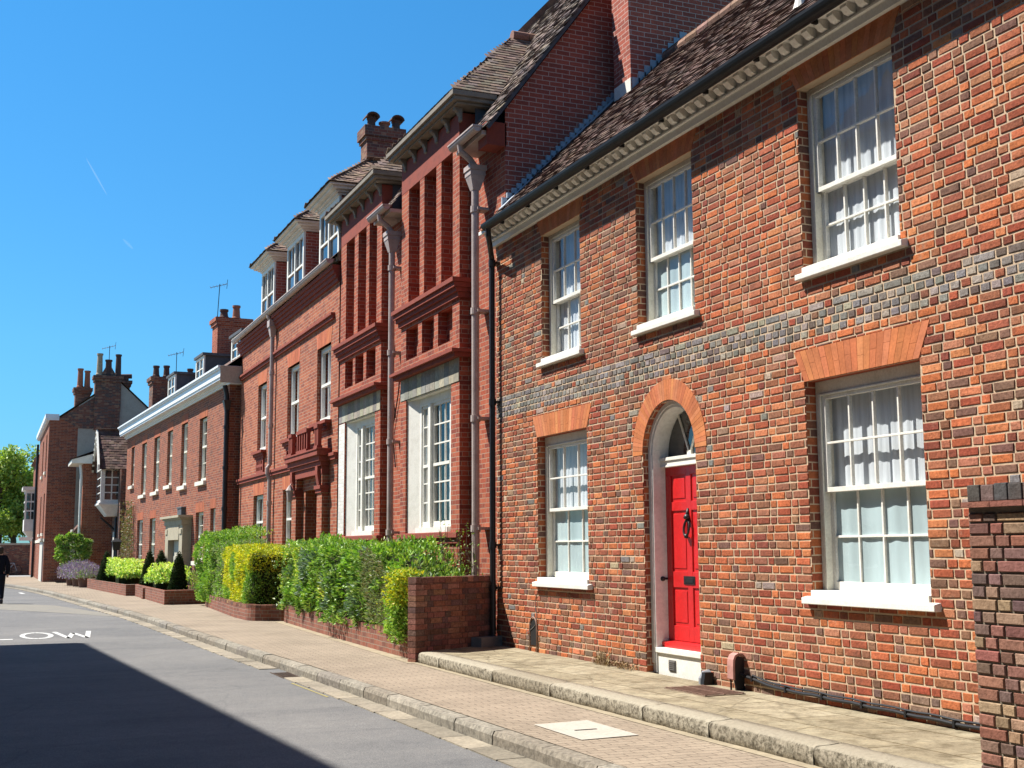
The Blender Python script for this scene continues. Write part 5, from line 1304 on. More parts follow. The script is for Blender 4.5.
g.face([(OT,57.5,3.60),(6.1,57.5,3.60),(6.1,59.1,5.44),(OT,59.1,5.44)], (.1,.06,.05)); g.face([(OT,60.7,3.60),(6.1,60.7,3.60),(6.1,59.1,5.44),(OT,59.1,5.44)], (.1,.06,.05)); g.face([(OT+.1,57.55,3.60),(OT+.1,60.65,3.6),(OT+.1,59.1,5.4)], (.5,.48,.44))
g.build('gable_roof', M['tile'], ori)
g = MB(); gm = 59.1
g.prism([(4.27,57.3,3.55),(4.27,57.3,3.80),(4.27,gm,5.55),(4.27,60.9,3.80),(4.27,60.9,3.55),(4.27,gm,5.25)], (.08,0,0)); g.build('barge_board', M['white'], ori)
g = MB(); g.tube([(5.2,58.15,1.5),(5.2,58.15,ZB)], .06, 8); g.tube([(4.55,58.6,1.5),(4.9,58.6,1.2),(5.22,58.6,.9)], .05, 6); g.build('brackets', M['black_iron'], C1)
g = MB(); g.box(5.20, 5.248, 58.3, 59.5, ZB, .85); g.build('arched_door', M['render_pale'], C1)
# corner house closing the street
C2 = thing('corner_house', 'tall brick corner house with a grey rendered gable and clustered chimneys', 'house', (5.5,70.5,ZP))
fy = 64.5
fx = lambda y: 2.46-(y-64.5)*.004
g = MB(); fw_ = [(66.3,67.6,4.0,5.9),(70.6,71.9,4.0,5.9),(66.3,67.6,.9,2.9),(70.6,71.9,.9,2.9)]
plane_holes(g, fy, 77, ZB, 6.5, fw_, d=2.46)
for q in fw_: reveal(g, *q, 2.46, 2.7)
g.face([(2.46,fy,ZB),(3.80,fy,ZB),(3.80,fy,7.2),(2.80,fy,6.45),(2.46,fy,6.45)])
g.face([(2.46,77,ZB),(8.6,77,ZB),(8.6,77,6.2),(5.6,77,9),(2.46,77,6.5)])
g.build('wall', M['brick_georgian'], C2)
g = MB(); g.face([(3.80,fy,ZB),(8.6,fy,ZB),(8.6,fy,5.8),(5.62,fy,8.55),(3.80,fy,7.2)]); g.build('rendered_gable', M['render'], C2)
g = MB(); g.face([(2.9,fy-.03,6.5),(4.45,fy-.03,7.6),(4.45,fy-.03,6.05),(3.79,fy-.03,6.05),(3.2,fy-.03,6.4)]); g.face([(4.45,fy-.032,7.6),(5.62,fy-.032,8.45),(5.78,fy-.032,8.35),(5.78,fy-.032,6.95),(4.45,fy-.032,6.05)]); g.build('brick_patch', M['brick_dark'], C2)
for q in fw_: far_window(C2, *q, 2.60, 2, .5, (2,2), curtain_h=0)
for q in fw_: g = MB(); g.box(2.38, 2.59, q[0]-.1, q[1]+.1, q[2]-.14, q[2]-.002); g.build('sill', M['cream'], C2)
g = MB(); g.box(2.43,2.459,fy-.02,77.0,.45,.6); g.build('string_course', M['cream'], C2)
g = MB(); g.box(2.32, 2.9, fy-.05, 77.2, 6.42, 6.50); g.box(2.26, 2.9, fy-.09, 77.25, 6.50, 6.72); g.build('white_cornice', PW, C2)
g = MB(); 
for pts in (((2.5,6.7),(5.62,9.0)),): g.face([(2.75,fy-.1,6.52),(2.75,77.2,6.52),(5.62,77.2,8.64),(5.62,fy-.1,8.64)]); g.face([(8.8,fy-.1,5.7),(8.8,77.2,5.7),(5.62,77.2,8.64),(5.62,fy-.1,8.64)])
g.build('roof', M['tile_plain'], C2)
c = stack(C2, 4.52, 5.75, fy-.12, fy+.6, 6.0, 8.75, 'brick_dark', [(4.72,fy+.15,1.15,.15,'pot_buff',0),(5.15,fy+.15,.85,.17,'pot_dark',0),(5.62,fy+.15,1.15,.15,'pot_dark',0)])
g = MB(); g.hexa([(4.75,fy+.0,8.75),(5.55,fy+.0,8.75),(5.55,fy+.4,8.75),(4.75,fy+.4,8.75),(5.05,fy+.05,9.3),(5.25,fy+.05,9.3),(5.25,fy+.25,9.3),(5.05,fy+.25,9.3)]); g.build('chimney_cap', M['brick_dark'], c)
c = stack(C2, 3.72, 4.45, fy+2.0, fy+2.9, 7.0, 8.35, 'brick_dark', [(3.95,fy+2.4,1.05,.15,'pot',0),(4.3,fy+2.4,.95,.15,'pot',0)])
c = stack(C2, 5.95, 6.3, fy+1, fy+1.5, 7.5, 8.7, 'brick_dark', [(6.1,fy+1.2,.2,.13,'pot_dark',1)])
aerial(C2, 5.2, fy+.6, 8.9, 1.5)
g = MB(); g.box(2.40, 2.47, fy+.6, fy+4.2, ZB, .5); g.box(2.3,2.47,fy+.5,fy+4.3,.5,.62); g.build('shop_front', M['render_pale'], C2)
g = MB(); g.tube([(2.30,76,ZB),(2.30,76,.7)], .05, 8); g.build('sign_post', M['black_iron'], C2)
g = MB(); g.tube([(2.36,77.1,ZB),(2.36,77.1,6.2)], .07, 8); g.build('downpipe', M['black_iron'], C2)
g = MB(); g.box(1.55, 2.30, 76.6, 76.7, .60, .80); g.build('hanging_sign', M['offwhite'], C2)
# next house round the bend with a white bay
C3 = thing('bay_house', 'house with a white first-floor bay window just beyond the corner house', 'house', (5,84,ZP))
g = MB(); g.box(2.5, 9, 79.0, 88, ZB, 5.6); g.build('wall', M['brick_georgian'], C3)
g = MB(); g.prism([(2.3,78.8,5.6),(9.2,78.8,5.6),(5.8,78.8,8.2)], (0,9.4,0)); g.build('roof', M['tile_plain'], C3)
g = MB(); g.box(1.85, 2.499, 79.6, 82.2, 1.2, 3.65); g.hexa([(2.3,80,.6),(2.499,80,.6),(2.499,81.8,.6),(2.3,81.8,.6),(1.85,79.6,1.199),(2.499,79.6,1.199),(2.499,82.2,1.199),(1.85,82.2,1.199)]); g.box(1.7,2.499,79.45,82.35,3.65,3.85); bb = g.build('bay', M['offwhite'], C3)
g = MB()
for j in range(3):
    g.box(1.95, 2.17, 79.592, 79.598, 1.9+j*.55, 2.35+j*.55); g.box(2.22, 2.45, 79.592, 79.598, 1.9+j*.55, 2.35+j*.55)
    for i in range(4): g.box(1.842, 1.848, 79.75+i*.6, 80.25+i*.6, 1.9+j*.55, 2.35+j*.55)
g.build('pane', M['dglass'], bb)
#@@B5_END
#@@PLANTS
# ================================================================ low walls, hedges and planting
def low_wall(name, label, poly, zt, mat, cap=True, loc=None):
    """brick wall following a polyline of (x, y), thickness to the house side"""
    x, y = poly[len(poly)//2]; root = thing(name, label, 'wall', (x, y, ZP))
    g = MB(); c = MB(); th = .22
    V = [Vector((p[0], p[1], 0)) for p in poly]
    nor = []
    for i in range(len(V)):
        t = (V[min(i+1, len(V)-1)]-V[max(i-1, 0)]).normalized(); nor.append(Vector((t.y, -t.x, 0)))
    for i in range(len(V)-1):
        a, b = V[i], V[i+1]; na, nb = nor[i]*th, nor[i+1]*th
        g.hexa([a+Vector((0,0,ZP-.03)), b+Vector((0,0,ZP-.03)), b+nb+Vector((0,0,ZP-.03)), a+na+Vector((0,0,ZP-.03)), a+Vector((0,0,zt-.06)), b+Vector((0,0,zt-.06)), b+nb+Vector((0,0,zt-.06)), a+na+Vector((0,0,zt-.06))])
        L = (b-a).length; n = max(1, int(L/.115))
        for k in range(n):
            p, q = a+(b-a)*(k/n), a+(b-a)*((k+1)/n-.006/L); pn, qn = na+(nb-na)*(k/n), na+(nb-na)*((k+1)/n)
            o = rng.uniform(-.004,.004); e = Vector((0,0,zt+rng.uniform(-.006,.006))); z0 = Vector((0,0,zt-.06)); out = -(pn.normalized())*(.004+o)
            c.hexa([p+out+z0, q+out+z0, q+qn+z0, p+pn+z0, p+out+e, q+out+e, q+qn+e, p+pn+e], vary(rng.choice([(.20,.085,.058),(.16,.07,.05),(.24,.11,.07),(.13,.07,.05),(.27,.15,.08)]), rng, .2))
    g.build('wall', M[mat], root); c.build('coping', M['brick_near'], root)
    return root
def arc(cx, cy, r, a0, a1, n=8): return [(cx+r*math.cos(R(a0+(a1-a0)*i/n)), cy+r*math.sin(R(a0+(a1-a0)*i/n))) for i in range(n+1)]
low_wall('planter_wall', 'low mossy brick wall under the long mixed hedge before the bays', [(5.36,16.1),(5.38,17.5),(5.46,20),(5.58,23),(5.72,25.75)], -1.13, 'brick_planter')
low_wall('planter_wall', 'low curved brick wall under the golden hedge before the porch house', [(6.3,26.15),(5.75,26.1)]+arc(5.62,26.75,.5,-95,-180,6)+[(5.10,28),(5.2,30),(5.40,33.9),(5.6,34.2)], -1.16, 'brick_planter')
# wall with pier between the raised pavement and the hedge
DWL = thing('garden_wall', 'waist-high dark brick wall crossing to the black downpipe, its near face in shade', 'wall', (6,16.1,ZP))
g = MB(); r5 = random.Random(14)
a, b = Vector((5.26,15.76,0)), Vector((6.64,16.42,0)); t_ = (b-a).normalized(); n_ = Vector((-t_.y,t_.x,0))
def hx(g_, s0_, s1_, d0_, d1_, z0, z1, col=None):
    P = lambda s_, d_, z: a+t_*s_+n_*d_+Vector((0,0,z))
    g_.hexa([P(s0_,d0_,z0),P(s1_,d0_,z0),P(s1_,d1_,z0),P(s0_,d1_,z0),P(s0_,d0_,z1),P(s1_,d0_,z1),P(s1_,d1_,z1),P(s0_,d1_,z1)], col)
L = (b-a).length; z = ZP-.03; i = 0; tones = [(.19,.08,.058),(.15,.072,.056),(.23,.095,.065),(.13,.075,.062),(.25,.12,.08)]
while z < -.46:
    z1 = min(z+.075, -.452); k = 0; s_ = -.0 - (.17 if i % 2 else 0)
    while s_ < L:
        bl = .112 if (k+i) % 2 else .225; p, q = max(s_, 0), min(s_+bl, L)
        if q-p > .02: hx(g, p+.004 if p > 0 else p, q-.004, -r5.uniform(0,.004), .145, z+.004, z1-.004, vary(r5.choice(tones), r5, .2))
        s_ += bl; k += 1
    z = z1; i += 1
g.build('wall', M['brick_near'], DWL)
g = MB(); hx(g, .008, L-.004, .006, .138, ZP-.03, -.455); g.build('mortar', weathered('dark_joint', (.10,.08,.065), (.04,.035,.03), .95, 5, .4), DWL)
g = MB(); s_ = 0
while s_ < L: hx(g, s_+.003, min(s_+.112, L)-.003, -.006, .151, -.452, -.375+r5.uniform(-.004,.004), vary(r5.choice(tones), r5, .2)); s_ += .112
g.build('coping', M['brick_near'], DWL)
g = MB(); hx(g, L-.46, L-.02, -.20, -.008, ZU-.02, ZU+.13); o = g.build('drain_plinth', M['slate_stone'], DWL)

def in_poly_rand(r): return r
LEAF = {'mix': [(.123,.239,.043),(.174,.319,.058),(.246,.392,.087),(.080,.160,.036),(.319,.450,.109),(.145,.261,.058),(.377,.435,.174)],
        'gold': [(.648,.621,.041),(.540,.567,.047),(.743,.675,.047),(.378,.459,.041),(.486,.540,.054),(.270,.365,.041)],
        'lime': [(.525,.712,.112),(.675,.825,.188),(.375,.581,.094),(.825,.850,.300),(.244,.431,.075),(.188,.356,.066)],
        'dark': [(.022,.045,.014),(.03,.06,.018),(.018,.036,.012),(.04,.07,.022)],
        'grey': [(.240,.300,.180),(.336,.384,.252),(.168,.228,.120),(.288,.324,.204)],
        'fresh': [(.175,.338,.044),(.237,.425,.062),(.125,.263,.037),(.325,.500,.088),(.425,.550,.112)],
        'dry': [(.24,.20,.12),(.18,.15,.08),(.12,.14,.05)]}
def leaf(mb, p, size, r, col, out=None, ar=.5):
    d = Vector((r.gauss(0,1), r.gauss(0,1), r.gauss(0,.8)))
    if out is not None: d = d*.75+out*1.1
    d.normalize(); n = Vector((r.gauss(0,1), r.gauss(0,1), r.gauss(.7,1)))
    s = d.cross(n)
    if s.length < 1e-3: return
    s.normalize(); L_ = size*r.uniform(.7,1.35); W_ = L_*ar; m = d.cross(s).normalized()*L_*.12
    p = Vector(p)
    mb.face([p, p+d*L_*.45+s*W_*.5-m, p+d*L_, p+d*L_*.45-s*W_*.5-m], col)
def hedge(mb, core, x0, x1, y0, y1, z0, ztop, n, size, pal, r, bulge=.10, pal2=None, f2=None, front=None):
    """foliage over a clipped box; ztop(y) and front(y) may vary"""
    fr = front or (lambda y: x0)
    for i in range(n):
        y = r.uniform(y0, y1); zt = ztop(y); u = r.random()
        xf = fr(y); xb = xf+(x1-x0)
        lump = bulge*noise.noise((y*1.3, 3.1, zt)) 
        if u < .58: z = r.uniform(z0, zt); lump = bulge*(1.4*noise.noise((y*1.6, z*1.9, 7.7))+.5*noise.noise((y*4.5, z*4.5, 2.2))); p = (xf - lump + abs(r.gauss(0,.05)) + (.10*max(0,(z-zt+.2)/.2)**2), y, z); out = Vector((-1,0,.3))
        elif u < .86: x = r.uniform(xf, xb); lump = bulge*(1.2*noise.noise((y*1.5, x*1.9, 1.7))+.5*noise.noise((y*5, x*5, 4))); p = (x, y, zt + lump - abs(r.gauss(0,.05))); out = Vector((0,0,1))
        elif u < .97: yy_ = y0; x = r.uniform(xf, xb); z = r.uniform(z0, ztop(y0)); p = (x, y0 - bulge*noise.noise((x*2, z*2, 9))+abs(r.gauss(0,.05)), z); out = Vector((0,-1,.3))
        else: x = r.uniform(xf, xb); z = r.uniform(z0, ztop(y1)); p = (x, y1, z); out = Vector((0,1,.3))
        P_ = pal
        if pal2 and f2(p): P_ = pal2
        # clumps keep one tone, as a shoot does
        k = int((noise.noise((p[0]*5, p[1]*5, p[2]*5))*.5+.5)*len(P_)*.999); c = P_[k] if r.random() < .55 else r.choice(P_)
        leaf(mb, p, size, r, vary(c, r, .22), out)
    m = int((y1-y0)/.4)+1
    for i in range(m):
        ya, yb = y0+.12+(y1-y0-.24)*i/m, y0+.12+(y1-y0-.24)*(i+1)/m
        core.hexa([(fr(ya)+.14,ya,z0),(fr(ya)+(x1-x0)-.12,ya,z0),(fr(yb)+(x1-x0)-.12,yb,z0),(fr(yb)+.14,yb,z0),(fr(ya)+.14,ya,ztop(ya)-.13),(fr(ya)+(x1-x0)-.12,ya,ztop(ya)-.13),(fr(yb)+(x1-x0)-.12,yb,ztop(yb)-.13),(fr(yb)+.14,yb,ztop(yb)-.13)])
rl = random.Random(31)
# long mixed hedge
H = thing('mixed_hedge', 'long informal green hedge of mixed leaves in front of the two ribbed bays', 'hedge', (6,21,ZP))
g = MB(); c = MB()
zt1 = lambda y: (.02 if y > 18.6 else .02-.62*((18.6-y)/2.2)**1.5)+.09*noise.noise((y*.9,0,0))+.04*noise.noise((y*3,1,0))
f1 = lambda y: 5.42+.033*(y-16.5)
hedge(g, c, 5.42, 6.45, 16.75, 25.75, -1.22, zt1, 22000, .082, LEAF['mix'], rl, .24, LEAF['fresh'], lambda p: noise.noise((p[1]*.7,p[2]*.9,p[0]*.5)) > .10 or p[2] > -.08, front=f1)
for i in range(3800):
    y = rl.uniform(21.5, 25.9); z = rl.uniform(-.9, .08)
    if noise.noise((y*.9, z*1.1, 4)) < .05: continue
    leaf(g, (f1(y)-.10-.12*noise.noise((y*1.6, z*1.9, 7.7)), y, z), .07, rl, vary(rl.choice(LEAF['lime'][2:]+LEAF['gold'][3:]), rl, .2), Vector((-1,.3,.6)))
for i in range(2200):
    y = rl.uniform(18.5, 25); z = rl.uniform(-1.05, .0)
    if noise.noise((y*1.1, z*1.5, 14)) < .15: continue
    leaf(g, (f1(y)-.10-.2*noise.noise((y*1.6, z*1.9, 7.7)), y, z), .10, rl, vary(rl.choice([(.13,.21,.13),(.17,.26,.16),(.10,.17,.10)]), rl, .2), Vector((-1,.3,.4)), .45)
for i in range(2600):    # lavender-grey and dry shrub at the right-hand end
    y = rl.uniform(16.7, 18.9); z = rl.uniform(-1.1, zt1(y)-.05); x = f1(y)-.06-.10*abs(noise.noise((y*3,z*3,1)))
    leaf(g, (x, y, z), .06, rl, vary(rl.choice(LEAF['grey']+LEAF['dry']), rl, .2), Vector((-1,0,.5)), .28)
for i in range(380):     # long wispy shoots above the top
    y = rl.uniform(16.4, 25.5); x = rl.uniform(5.5, 6.6); b_ = Vector((x, y, zt1(max(y,16.8))-.05)); d = Vector((rl.gauss(0,.3), rl.gauss(0,.3), 1)).normalized(); L_ = rl.uniform(.06, .20)
    for k in range(4): leaf(g, b_+d*L_*k/3, .05, rl, vary(rl.choice(LEAF['mix']+LEAF['fresh']), rl), d, .4)
g.build('foliage', M['leaf'], H); c.build('twigs', M['core'], H)
# small yellow-green shrub beside the pier
H = thing('golden_shrub', 'small yellow-green shrub spilling over the low wall beside the shaded dark brick wall', 'shrub', (5.4,16.2,ZP))
g = MB()
for i in range(2600):
    t = rl.random(); z = -1.30+1.02*t; y = 16.62+rl.gauss(0,.15)*(1-.3*t); x = 5.40-.10*math.sin(t*3.0)+rl.gauss(0,.10)
    leaf(g, (x,y,z), .055, rl, vary(rl.choice(LEAF['gold'] if (t > .5 and rl.random() < .75) else LEAF['fresh']), rl, .2), Vector((-.6,-.3,.4)))
g.build('foliage', M['leaf'], H)
g = MB()
for i in range(5): g.tube([(5.42,16.4+.03*i,ZP+.1),(5.40+rl.gauss(0,.04),16.36+rl.gauss(0,.08),-.6)], .008, 5)
g.build('stems', M['bark'], H)
# tall loose stems by the wall under the bay sill
H = thing('leggy_shrub', 'leggy thin shrub with grey twigs under the nearer bay window sill, against the wall', 'shrub', (6.55,17.5,ZP))
g = MB(); lf = MB()
for i in range(26):
    b_ = Vector((6.5+rl.gauss(0,.06), 17.2+rl.uniform(-.45,.7), ZP+.2)); e_ = b_+Vector((-rl.uniform(0,.25), rl.gauss(0,.35), rl.uniform(1.1,1.75)))
    m_ = (b_+e_)/2+Vector((rl.gauss(0,.05), rl.gauss(0,.08), 0)); g.tube([b_, m_, e_], [.009,.006,.003], 5)
    for k in range(18): f = rl.uniform(.3, 1); leaf(lf, b_+(e_-b_)*f+Vector((rl.gauss(0,.03),rl.gauss(0,.04),0)), .055, rl, vary(rl.choice(LEAF['grey']+LEAF['fresh']), rl), None, .35)
g.build('stems', M['bark'], H); lf.build('foliage', M['leaf'], H)
# golden hedge
H = thing('golden_hedge', 'clipped golden-yellow privet hedge with a dark shaded end, over the curved low wall', 'hedge', (5.8,28,ZP))
g = MB(); c = MB()
zt2 = lambda y: .06+.05*noise.noise((y*.8,5,0))-(.12 if y < 27.5 else 0)*(27.5-y)/.4
f2_ = lambda y: 5.22 + .03*(y-27)*(y > 27)
hedge(g, c, 5.22, 6.3, 27.1, 30.9, -1.25, zt2, 19000, .058, LEAF['gold'], rl, .08, LEAF['fresh'], lambda p: noise.noise((p[1]*.9,p[2]*1.2,2)) > .22 + .5*(p[2]+.6), front=f2_)
g.build('foliage', M['leaf'], H); c.build('twigs', M['core'], H)
# pale variegated bush between golden hedge and green bush
H = thing('variegated_bush', 'pale grey-green variegated bush between the golden hedge and the tall green bush', 'bush', (5.8,32,ZP))
g = MB(); c = MB()
hedge(g, c, 5.35, 6.4, 30.7, 32.7, -1.25, lambda y: .16+.08*noise.noise((y*2,8,0)), 8000, .055, LEAF['grey']+LEAF['fresh'], rl, .12)
g.build('foliage', M['leaf'], H); c.build('twigs', M['core'], H)
H = thing('green_bush', 'tall bright green bush at the far end of the hedges, by the long brick house', 'bush', (5.8,33.8,ZP))
g = MB(); c = MB()
hedge(g, c, 5.35, 6.6, 32.5, 34.9, -1.35, lambda y: .38+.12*noise.noise((y*1.6,3,0)), 11000, .062, LEAF['fresh'], rl, .16)
for i in range(900):
    x = rl.uniform(5.8, 6.7); y = rl.uniform(31.5, 34.5); leaf(g, (x,y,.35+rl.uniform(0,.28)*(1-abs(x-6.3))), .07, rl, vary(rl.choice(LEAF['fresh']), rl), Vector((0,0,1)))
g.build('foliage', M['leaf'], H); c.build('twigs', M['core'], H)
# brick planter boxes before the Georgian house
def planter_box(label, F, D_, zt):
    """F: front edge (near, far) as (x,y) pairs; D_: back edge"""
    (xa, ya), (xb, yb) = F; (xc, yc), (xd, yd) = D_
    root = thing('planter_box', label, 'planter', ((xa+xd)/2, (ya+yb)/2, ZP), group='raised brick planters before the Georgian house')
    g = MB(); P = [(xa,ya),(xc,yc),(xd,yd),(xb,yb)]
    V = [Vector((p[0],p[1],0)) for p in P]; ctr = sum(V, Vector())/4
    inn = [v+(ctr-v).normalized()*.30 for v in V]
    for i in range(4):
        j = (i+1) % 4; z0, z1 = Vector((0,0,ZP-.03)), Vector((0,0,zt-.05))
        g.hexa([V[i]+z0,V[j]+z0,inn[j]+z0,inn[i]+z0,V[i]+z1,V[j]+z1,inn[j]+z1,inn[i]+z1])
    g.build('wall', M['brick_planter'], root)
    g = MB()
    for i in range(4):
        j = (i+1) % 4; z0, z1 = Vector((0,0,zt-.05)), Vector((0,0,zt)); o = [(v-ctr).normalized()*.025 for v in V]
        g.hexa([V[i]+o[i]+z0,V[j]+o[j]+z0,inn[j]+z0,inn[i]+z0,V[i]+o[i]+z1,V[j]+o[j]+z1,inn[j]+z1,inn[i]+z1])
    g.build('coping', M['brick_planter'], root)
    g = MB(); g.face([v+Vector((0,0,zt-.10)) for v in inn]); g.build('soil', M['soil'], root)
    return root
pb = planter_box('nearer raised brick planter with a pilaster on its front', [(4.52,35.4),(4.50,42.6)], [(5.95,35.6),(5.75,42.6)], -1.10)
g = MB(); g.box(4.44, 4.51, 39.9, 40.4, ZP-.02, -1.15); g.build('pilaster', M['brick_planter'], pb)
planter_box('farther raised brick planter with a plain front, beside the lavender tubs', [(4.24,43.0),(3.72,53.0)], [(5.65,43.1),(5.2,53.0)], -1.12)
def cone(label, x, y, zb, zt, r0):
    root = thing('topiary_cone', label, 'topiary', (x,y,zb), group='clipped dark cones in the planters')
    g = MB(); h = zt-zb; n = 4200
    for i in range(n):
        t = 1-math.sqrt(rl.random()); t = min(t, .985); a = rl.uniform(0, 6.283); rr = r0*(1-t)**.72*(1+.05*noise.noise((a,t*4,x)))*rl.uniform(.9,1.03)
        leaf(g, (x+rr*math.cos(a), y+rr*math.sin(a), zb+h*t), .045, rl, vary(rl.choice(LEAF['dark']), rl, .25), Vector((math.cos(a),math.sin(a),.5)))
    g.build('foliage', M['leaf_dark'], root)
    g = MB(); g.lathe([(r0*.93*(1-t)**.72, h*t) for t in (0,.15,.3,.5,.7,.85,.95)], (x,y,zb), 12); g.build('twigs', M['core'], root)
cone('dark clipped cone at the near end of the nearer planter', 5.02, 36.4, -1.2, -.03, .27)
cone('dark clipped cone where the two planters meet, near the path', 4.88, 42.2, -1.2, .03, .30)
cone('dark clipped cone standing farther back, before the stone doorcase', 5.55, 44.6, -1.2, .05, .34)
cone('dark clipped cone at the far end of the farther planter, by the lavender', 4.30, 51.3, -1.25, .03, .36)
def lime_bush(label, x0, x1, y0, y1, zt, n):
    root = thing('lime_bush', label, 'bush', ((x0+x1)/2,(y0+y1)/2,-1.2), group='lime-green flowering bushes')
    g = MB()
    cl = [(rl.uniform(x0,x1), rl.uniform(y0,y1), rl.uniform(.45,1.0)) for _ in range(34)]
    for i in range(n):
        cx, cy, k = rl.choice(cl); z = -1.15+(zt+1.15)*k*rl.uniform(.25,1)**.6; a = rl.uniform(0,6.28); rr = .26*rl.random()**.5
        head = z > -1.15+(zt+1.15)*k*.78
        leaf(g, (cx+rr*math.cos(a), cy+rr*math.sin(a)*1.3, z), .075 if head else .10, rl, vary(rl.choice(LEAF['lime'][:4] if head else LEAF['lime'][2:]+LEAF['fresh'][:2]), rl, .18), Vector((-.2,-.1,.8)), .6)
    g.build('foliage', M['leaf'], root)
    g = MB(); g.lathe([(.5*(x1-x0),.0),(.52*(x1-x0),.3),(.3*(x1-x0),.5)], ((x0+x1)/2,(y0+y1)/2,-1.2), 10); g.build('twigs', M['core'], root)
lime_bush('lime-green leafy bush in the nearer planter beside the nearest cone', 4.65, 5.4, 37.3, 40.9, -.38, 5200)
lime_bush('broad lime-yellow bush filling the farther planter', 4.3, 5.2, 44.4, 50.2, -.28, 8000)
H = thing('young_plant', 'small pale upright plant between the nearest cone and the green bush', 'plant', (5.5,35.9,-1.2))
g = MB()
for i in range(500): leaf(g, (5.45+rl.gauss(0,.10), 35.9+rl.gauss(0,.12), -1.15+rl.random()*.55), .09, rl, vary(rl.choice(LEAF['fresh']+LEAF['grey']), rl), Vector((0,0,1)), .25)
g.build('foliage', M['leaf'], H)
# lavender in brown tubs
def tub(label, x, y, first=None):
    root = thing('lavender_tub', label, 'plant pot', (x,y,ZP), group='lavender tubs by the corner house')
    g = MB(); g.lathe([(.24,0),(.31,.33),(.34,.34),(.34,.40),(.29,.40),(.28,.36)], (x,y,ZP), 16); g.build('tub', M['pot_dark'] if False else weathered('brown_tub', (.17,.085,.055), (.10,.06,.045), .8, 8, .2), root)
    g = MB()
    for i in range(1500):
        a = rl.uniform(0,6.28); rr = .75*rl.random()**.5; b_ = Vector((x+.3*rr*math.cos(a), y+.4*rr*math.sin(a), ZP+.36)); e_ = Vector((x+rr*math.cos(a)*.9, y+rr*1.2*math.sin(a), ZP+.92+rl.uniform(-.25,.22)-.5*rr)); f = rl.random()
        leaf(g, b_+(e_-b_)*f, .09, rl, vary(rl.choice(LEAF['grey']+LEAF['fresh'][:2]), rl), Vector((0,0,1)), .2)
        if i % 4 != 3: leaf(g, e_, .10, rl, vary(rl.choice([(.27,.20,.38),(.33,.26,.44),(.22,.16,.32)]), rl), Vector((0,0,1.2)), .3)
    g.build('lavender', M['leaf'], root)
tub('brown tub of lavender nearest the farther planter', 3.72, 54.1); tub('middle brown tub of lavender in the row of three', 3.58, 55.6); tub('brown tub of lavender nearest the corner house', 3.42, 57.2)
# loose shrub before the corner house
H = thing('leafy_shrub', 'loose leafy shrub growing against the shaded side of the corner house', 'shrub', (3.8,60,ZP))
g = MB()
for i in range(3600):
    cx, cy, cz, cr = rl.choice([(2.95,60,.5,.16),(3.25,60,-.55,.2),(4.15,60,.35,.16),(3.4,60,.62,.14),(3.75,60.1,.6,.16),(2.95,60,-.25,.15),(3.15,60,.35,.28),(3.5,60.2,.42,.32),(3.85,60,.3,.30),(3.2,59.8,-.2,.26),(3.65,60,-.15,.36),(3.95,60,-.2,.3),(3.6,60,-.8,.34),(3.0,60,.05,.2),(4.1,60,.0,.22)])
    v = Vector((rl.gauss(0,1),rl.gauss(0,1),rl.gauss(0,1))).normalized()*cr*rl.uniform(.6,1.05)
    leaf(g, Vector((cx,cy,cz))+v, .13, rl, vary(rl.choice(LEAF['fresh'] if v.x < 0 else LEAF['mix']), rl, .25), v.normalized())
g.build('foliage', M['leaf'], H); g = MB(); g.tube([(3.8,60,ZP),(3.75,60,-.6),(3.6,60,.2)], [.05,.04,.02], 6); g.tube([(3.75,60,-.6),(4.05,60.1,.1)], [.03,.015], 6); g.build('stems', M['bark'], H)
# climber on the far corner of the Georgian house
H = thing('climbing_plant', 'thin brownish climber trained up the far corner of the Georgian house', 'climber', (5.35,54.9,ZP))
g = MB(); st_ = MB()
Dv = -ex_
for k in range(7):
    s_ = 17.2+k*.42; pts = []
    for i in range(9):
        p = C0+ey_*(s_+.22*math.sin(i*1.1+k))+Dv*.05+Vector((0,0,ZP+i*.42)); pts.append(p)
    pts = pts[:9-(k % 3)]; st_.tube(pts, .012, 5)
    for p in pts[1:]:
        for _ in range(42): leaf(g, p+Dv*rl.uniform(0,.12)+ey_*rl.gauss(0,.16)+Vector((0,0,rl.uniform(-.2,.25))), .09, rl, vary(rl.choice(LEAF['dry']+[(.20,.12,.07),(.12,.16,.05)]), rl), Dv)
g.build('foliage', M['leaf'], H); st_.build('stems', M['bark'], H)
# black post with a square lantern
H = thing('lamp_post', 'short black post with a square lantern head near the far doorway', 'lamp post', (4.75,52.5,ZP))
g = MB(); g.tube([(4.75,52.5,ZP),(4.75,52.5,.02)], .05, 8); g.lathe([(.10,0),(.07,.12),(.05,.2)], (4.75,52.5,ZP), 8); g.build('post', M['black_iron'], H)
g = MB(); g.hexa([(4.63,52.38,.02),(4.87,52.38,.02),(4.87,52.62,.02),(4.63,52.62,.02),(4.58,52.33,.36),(4.92,52.33,.36),(4.92,52.67,.36),(4.58,52.67,.36)]); g.hexa([(4.54,52.29,.36),(4.96,52.29,.36),(4.96,52.71,.36),(4.54,52.71,.36),(4.70,52.45,.50),(4.80,52.45,.50),(4.80,52.55,.50),(4.70,52.55,.50)]); g.build('lantern', M['black_iron'], H)
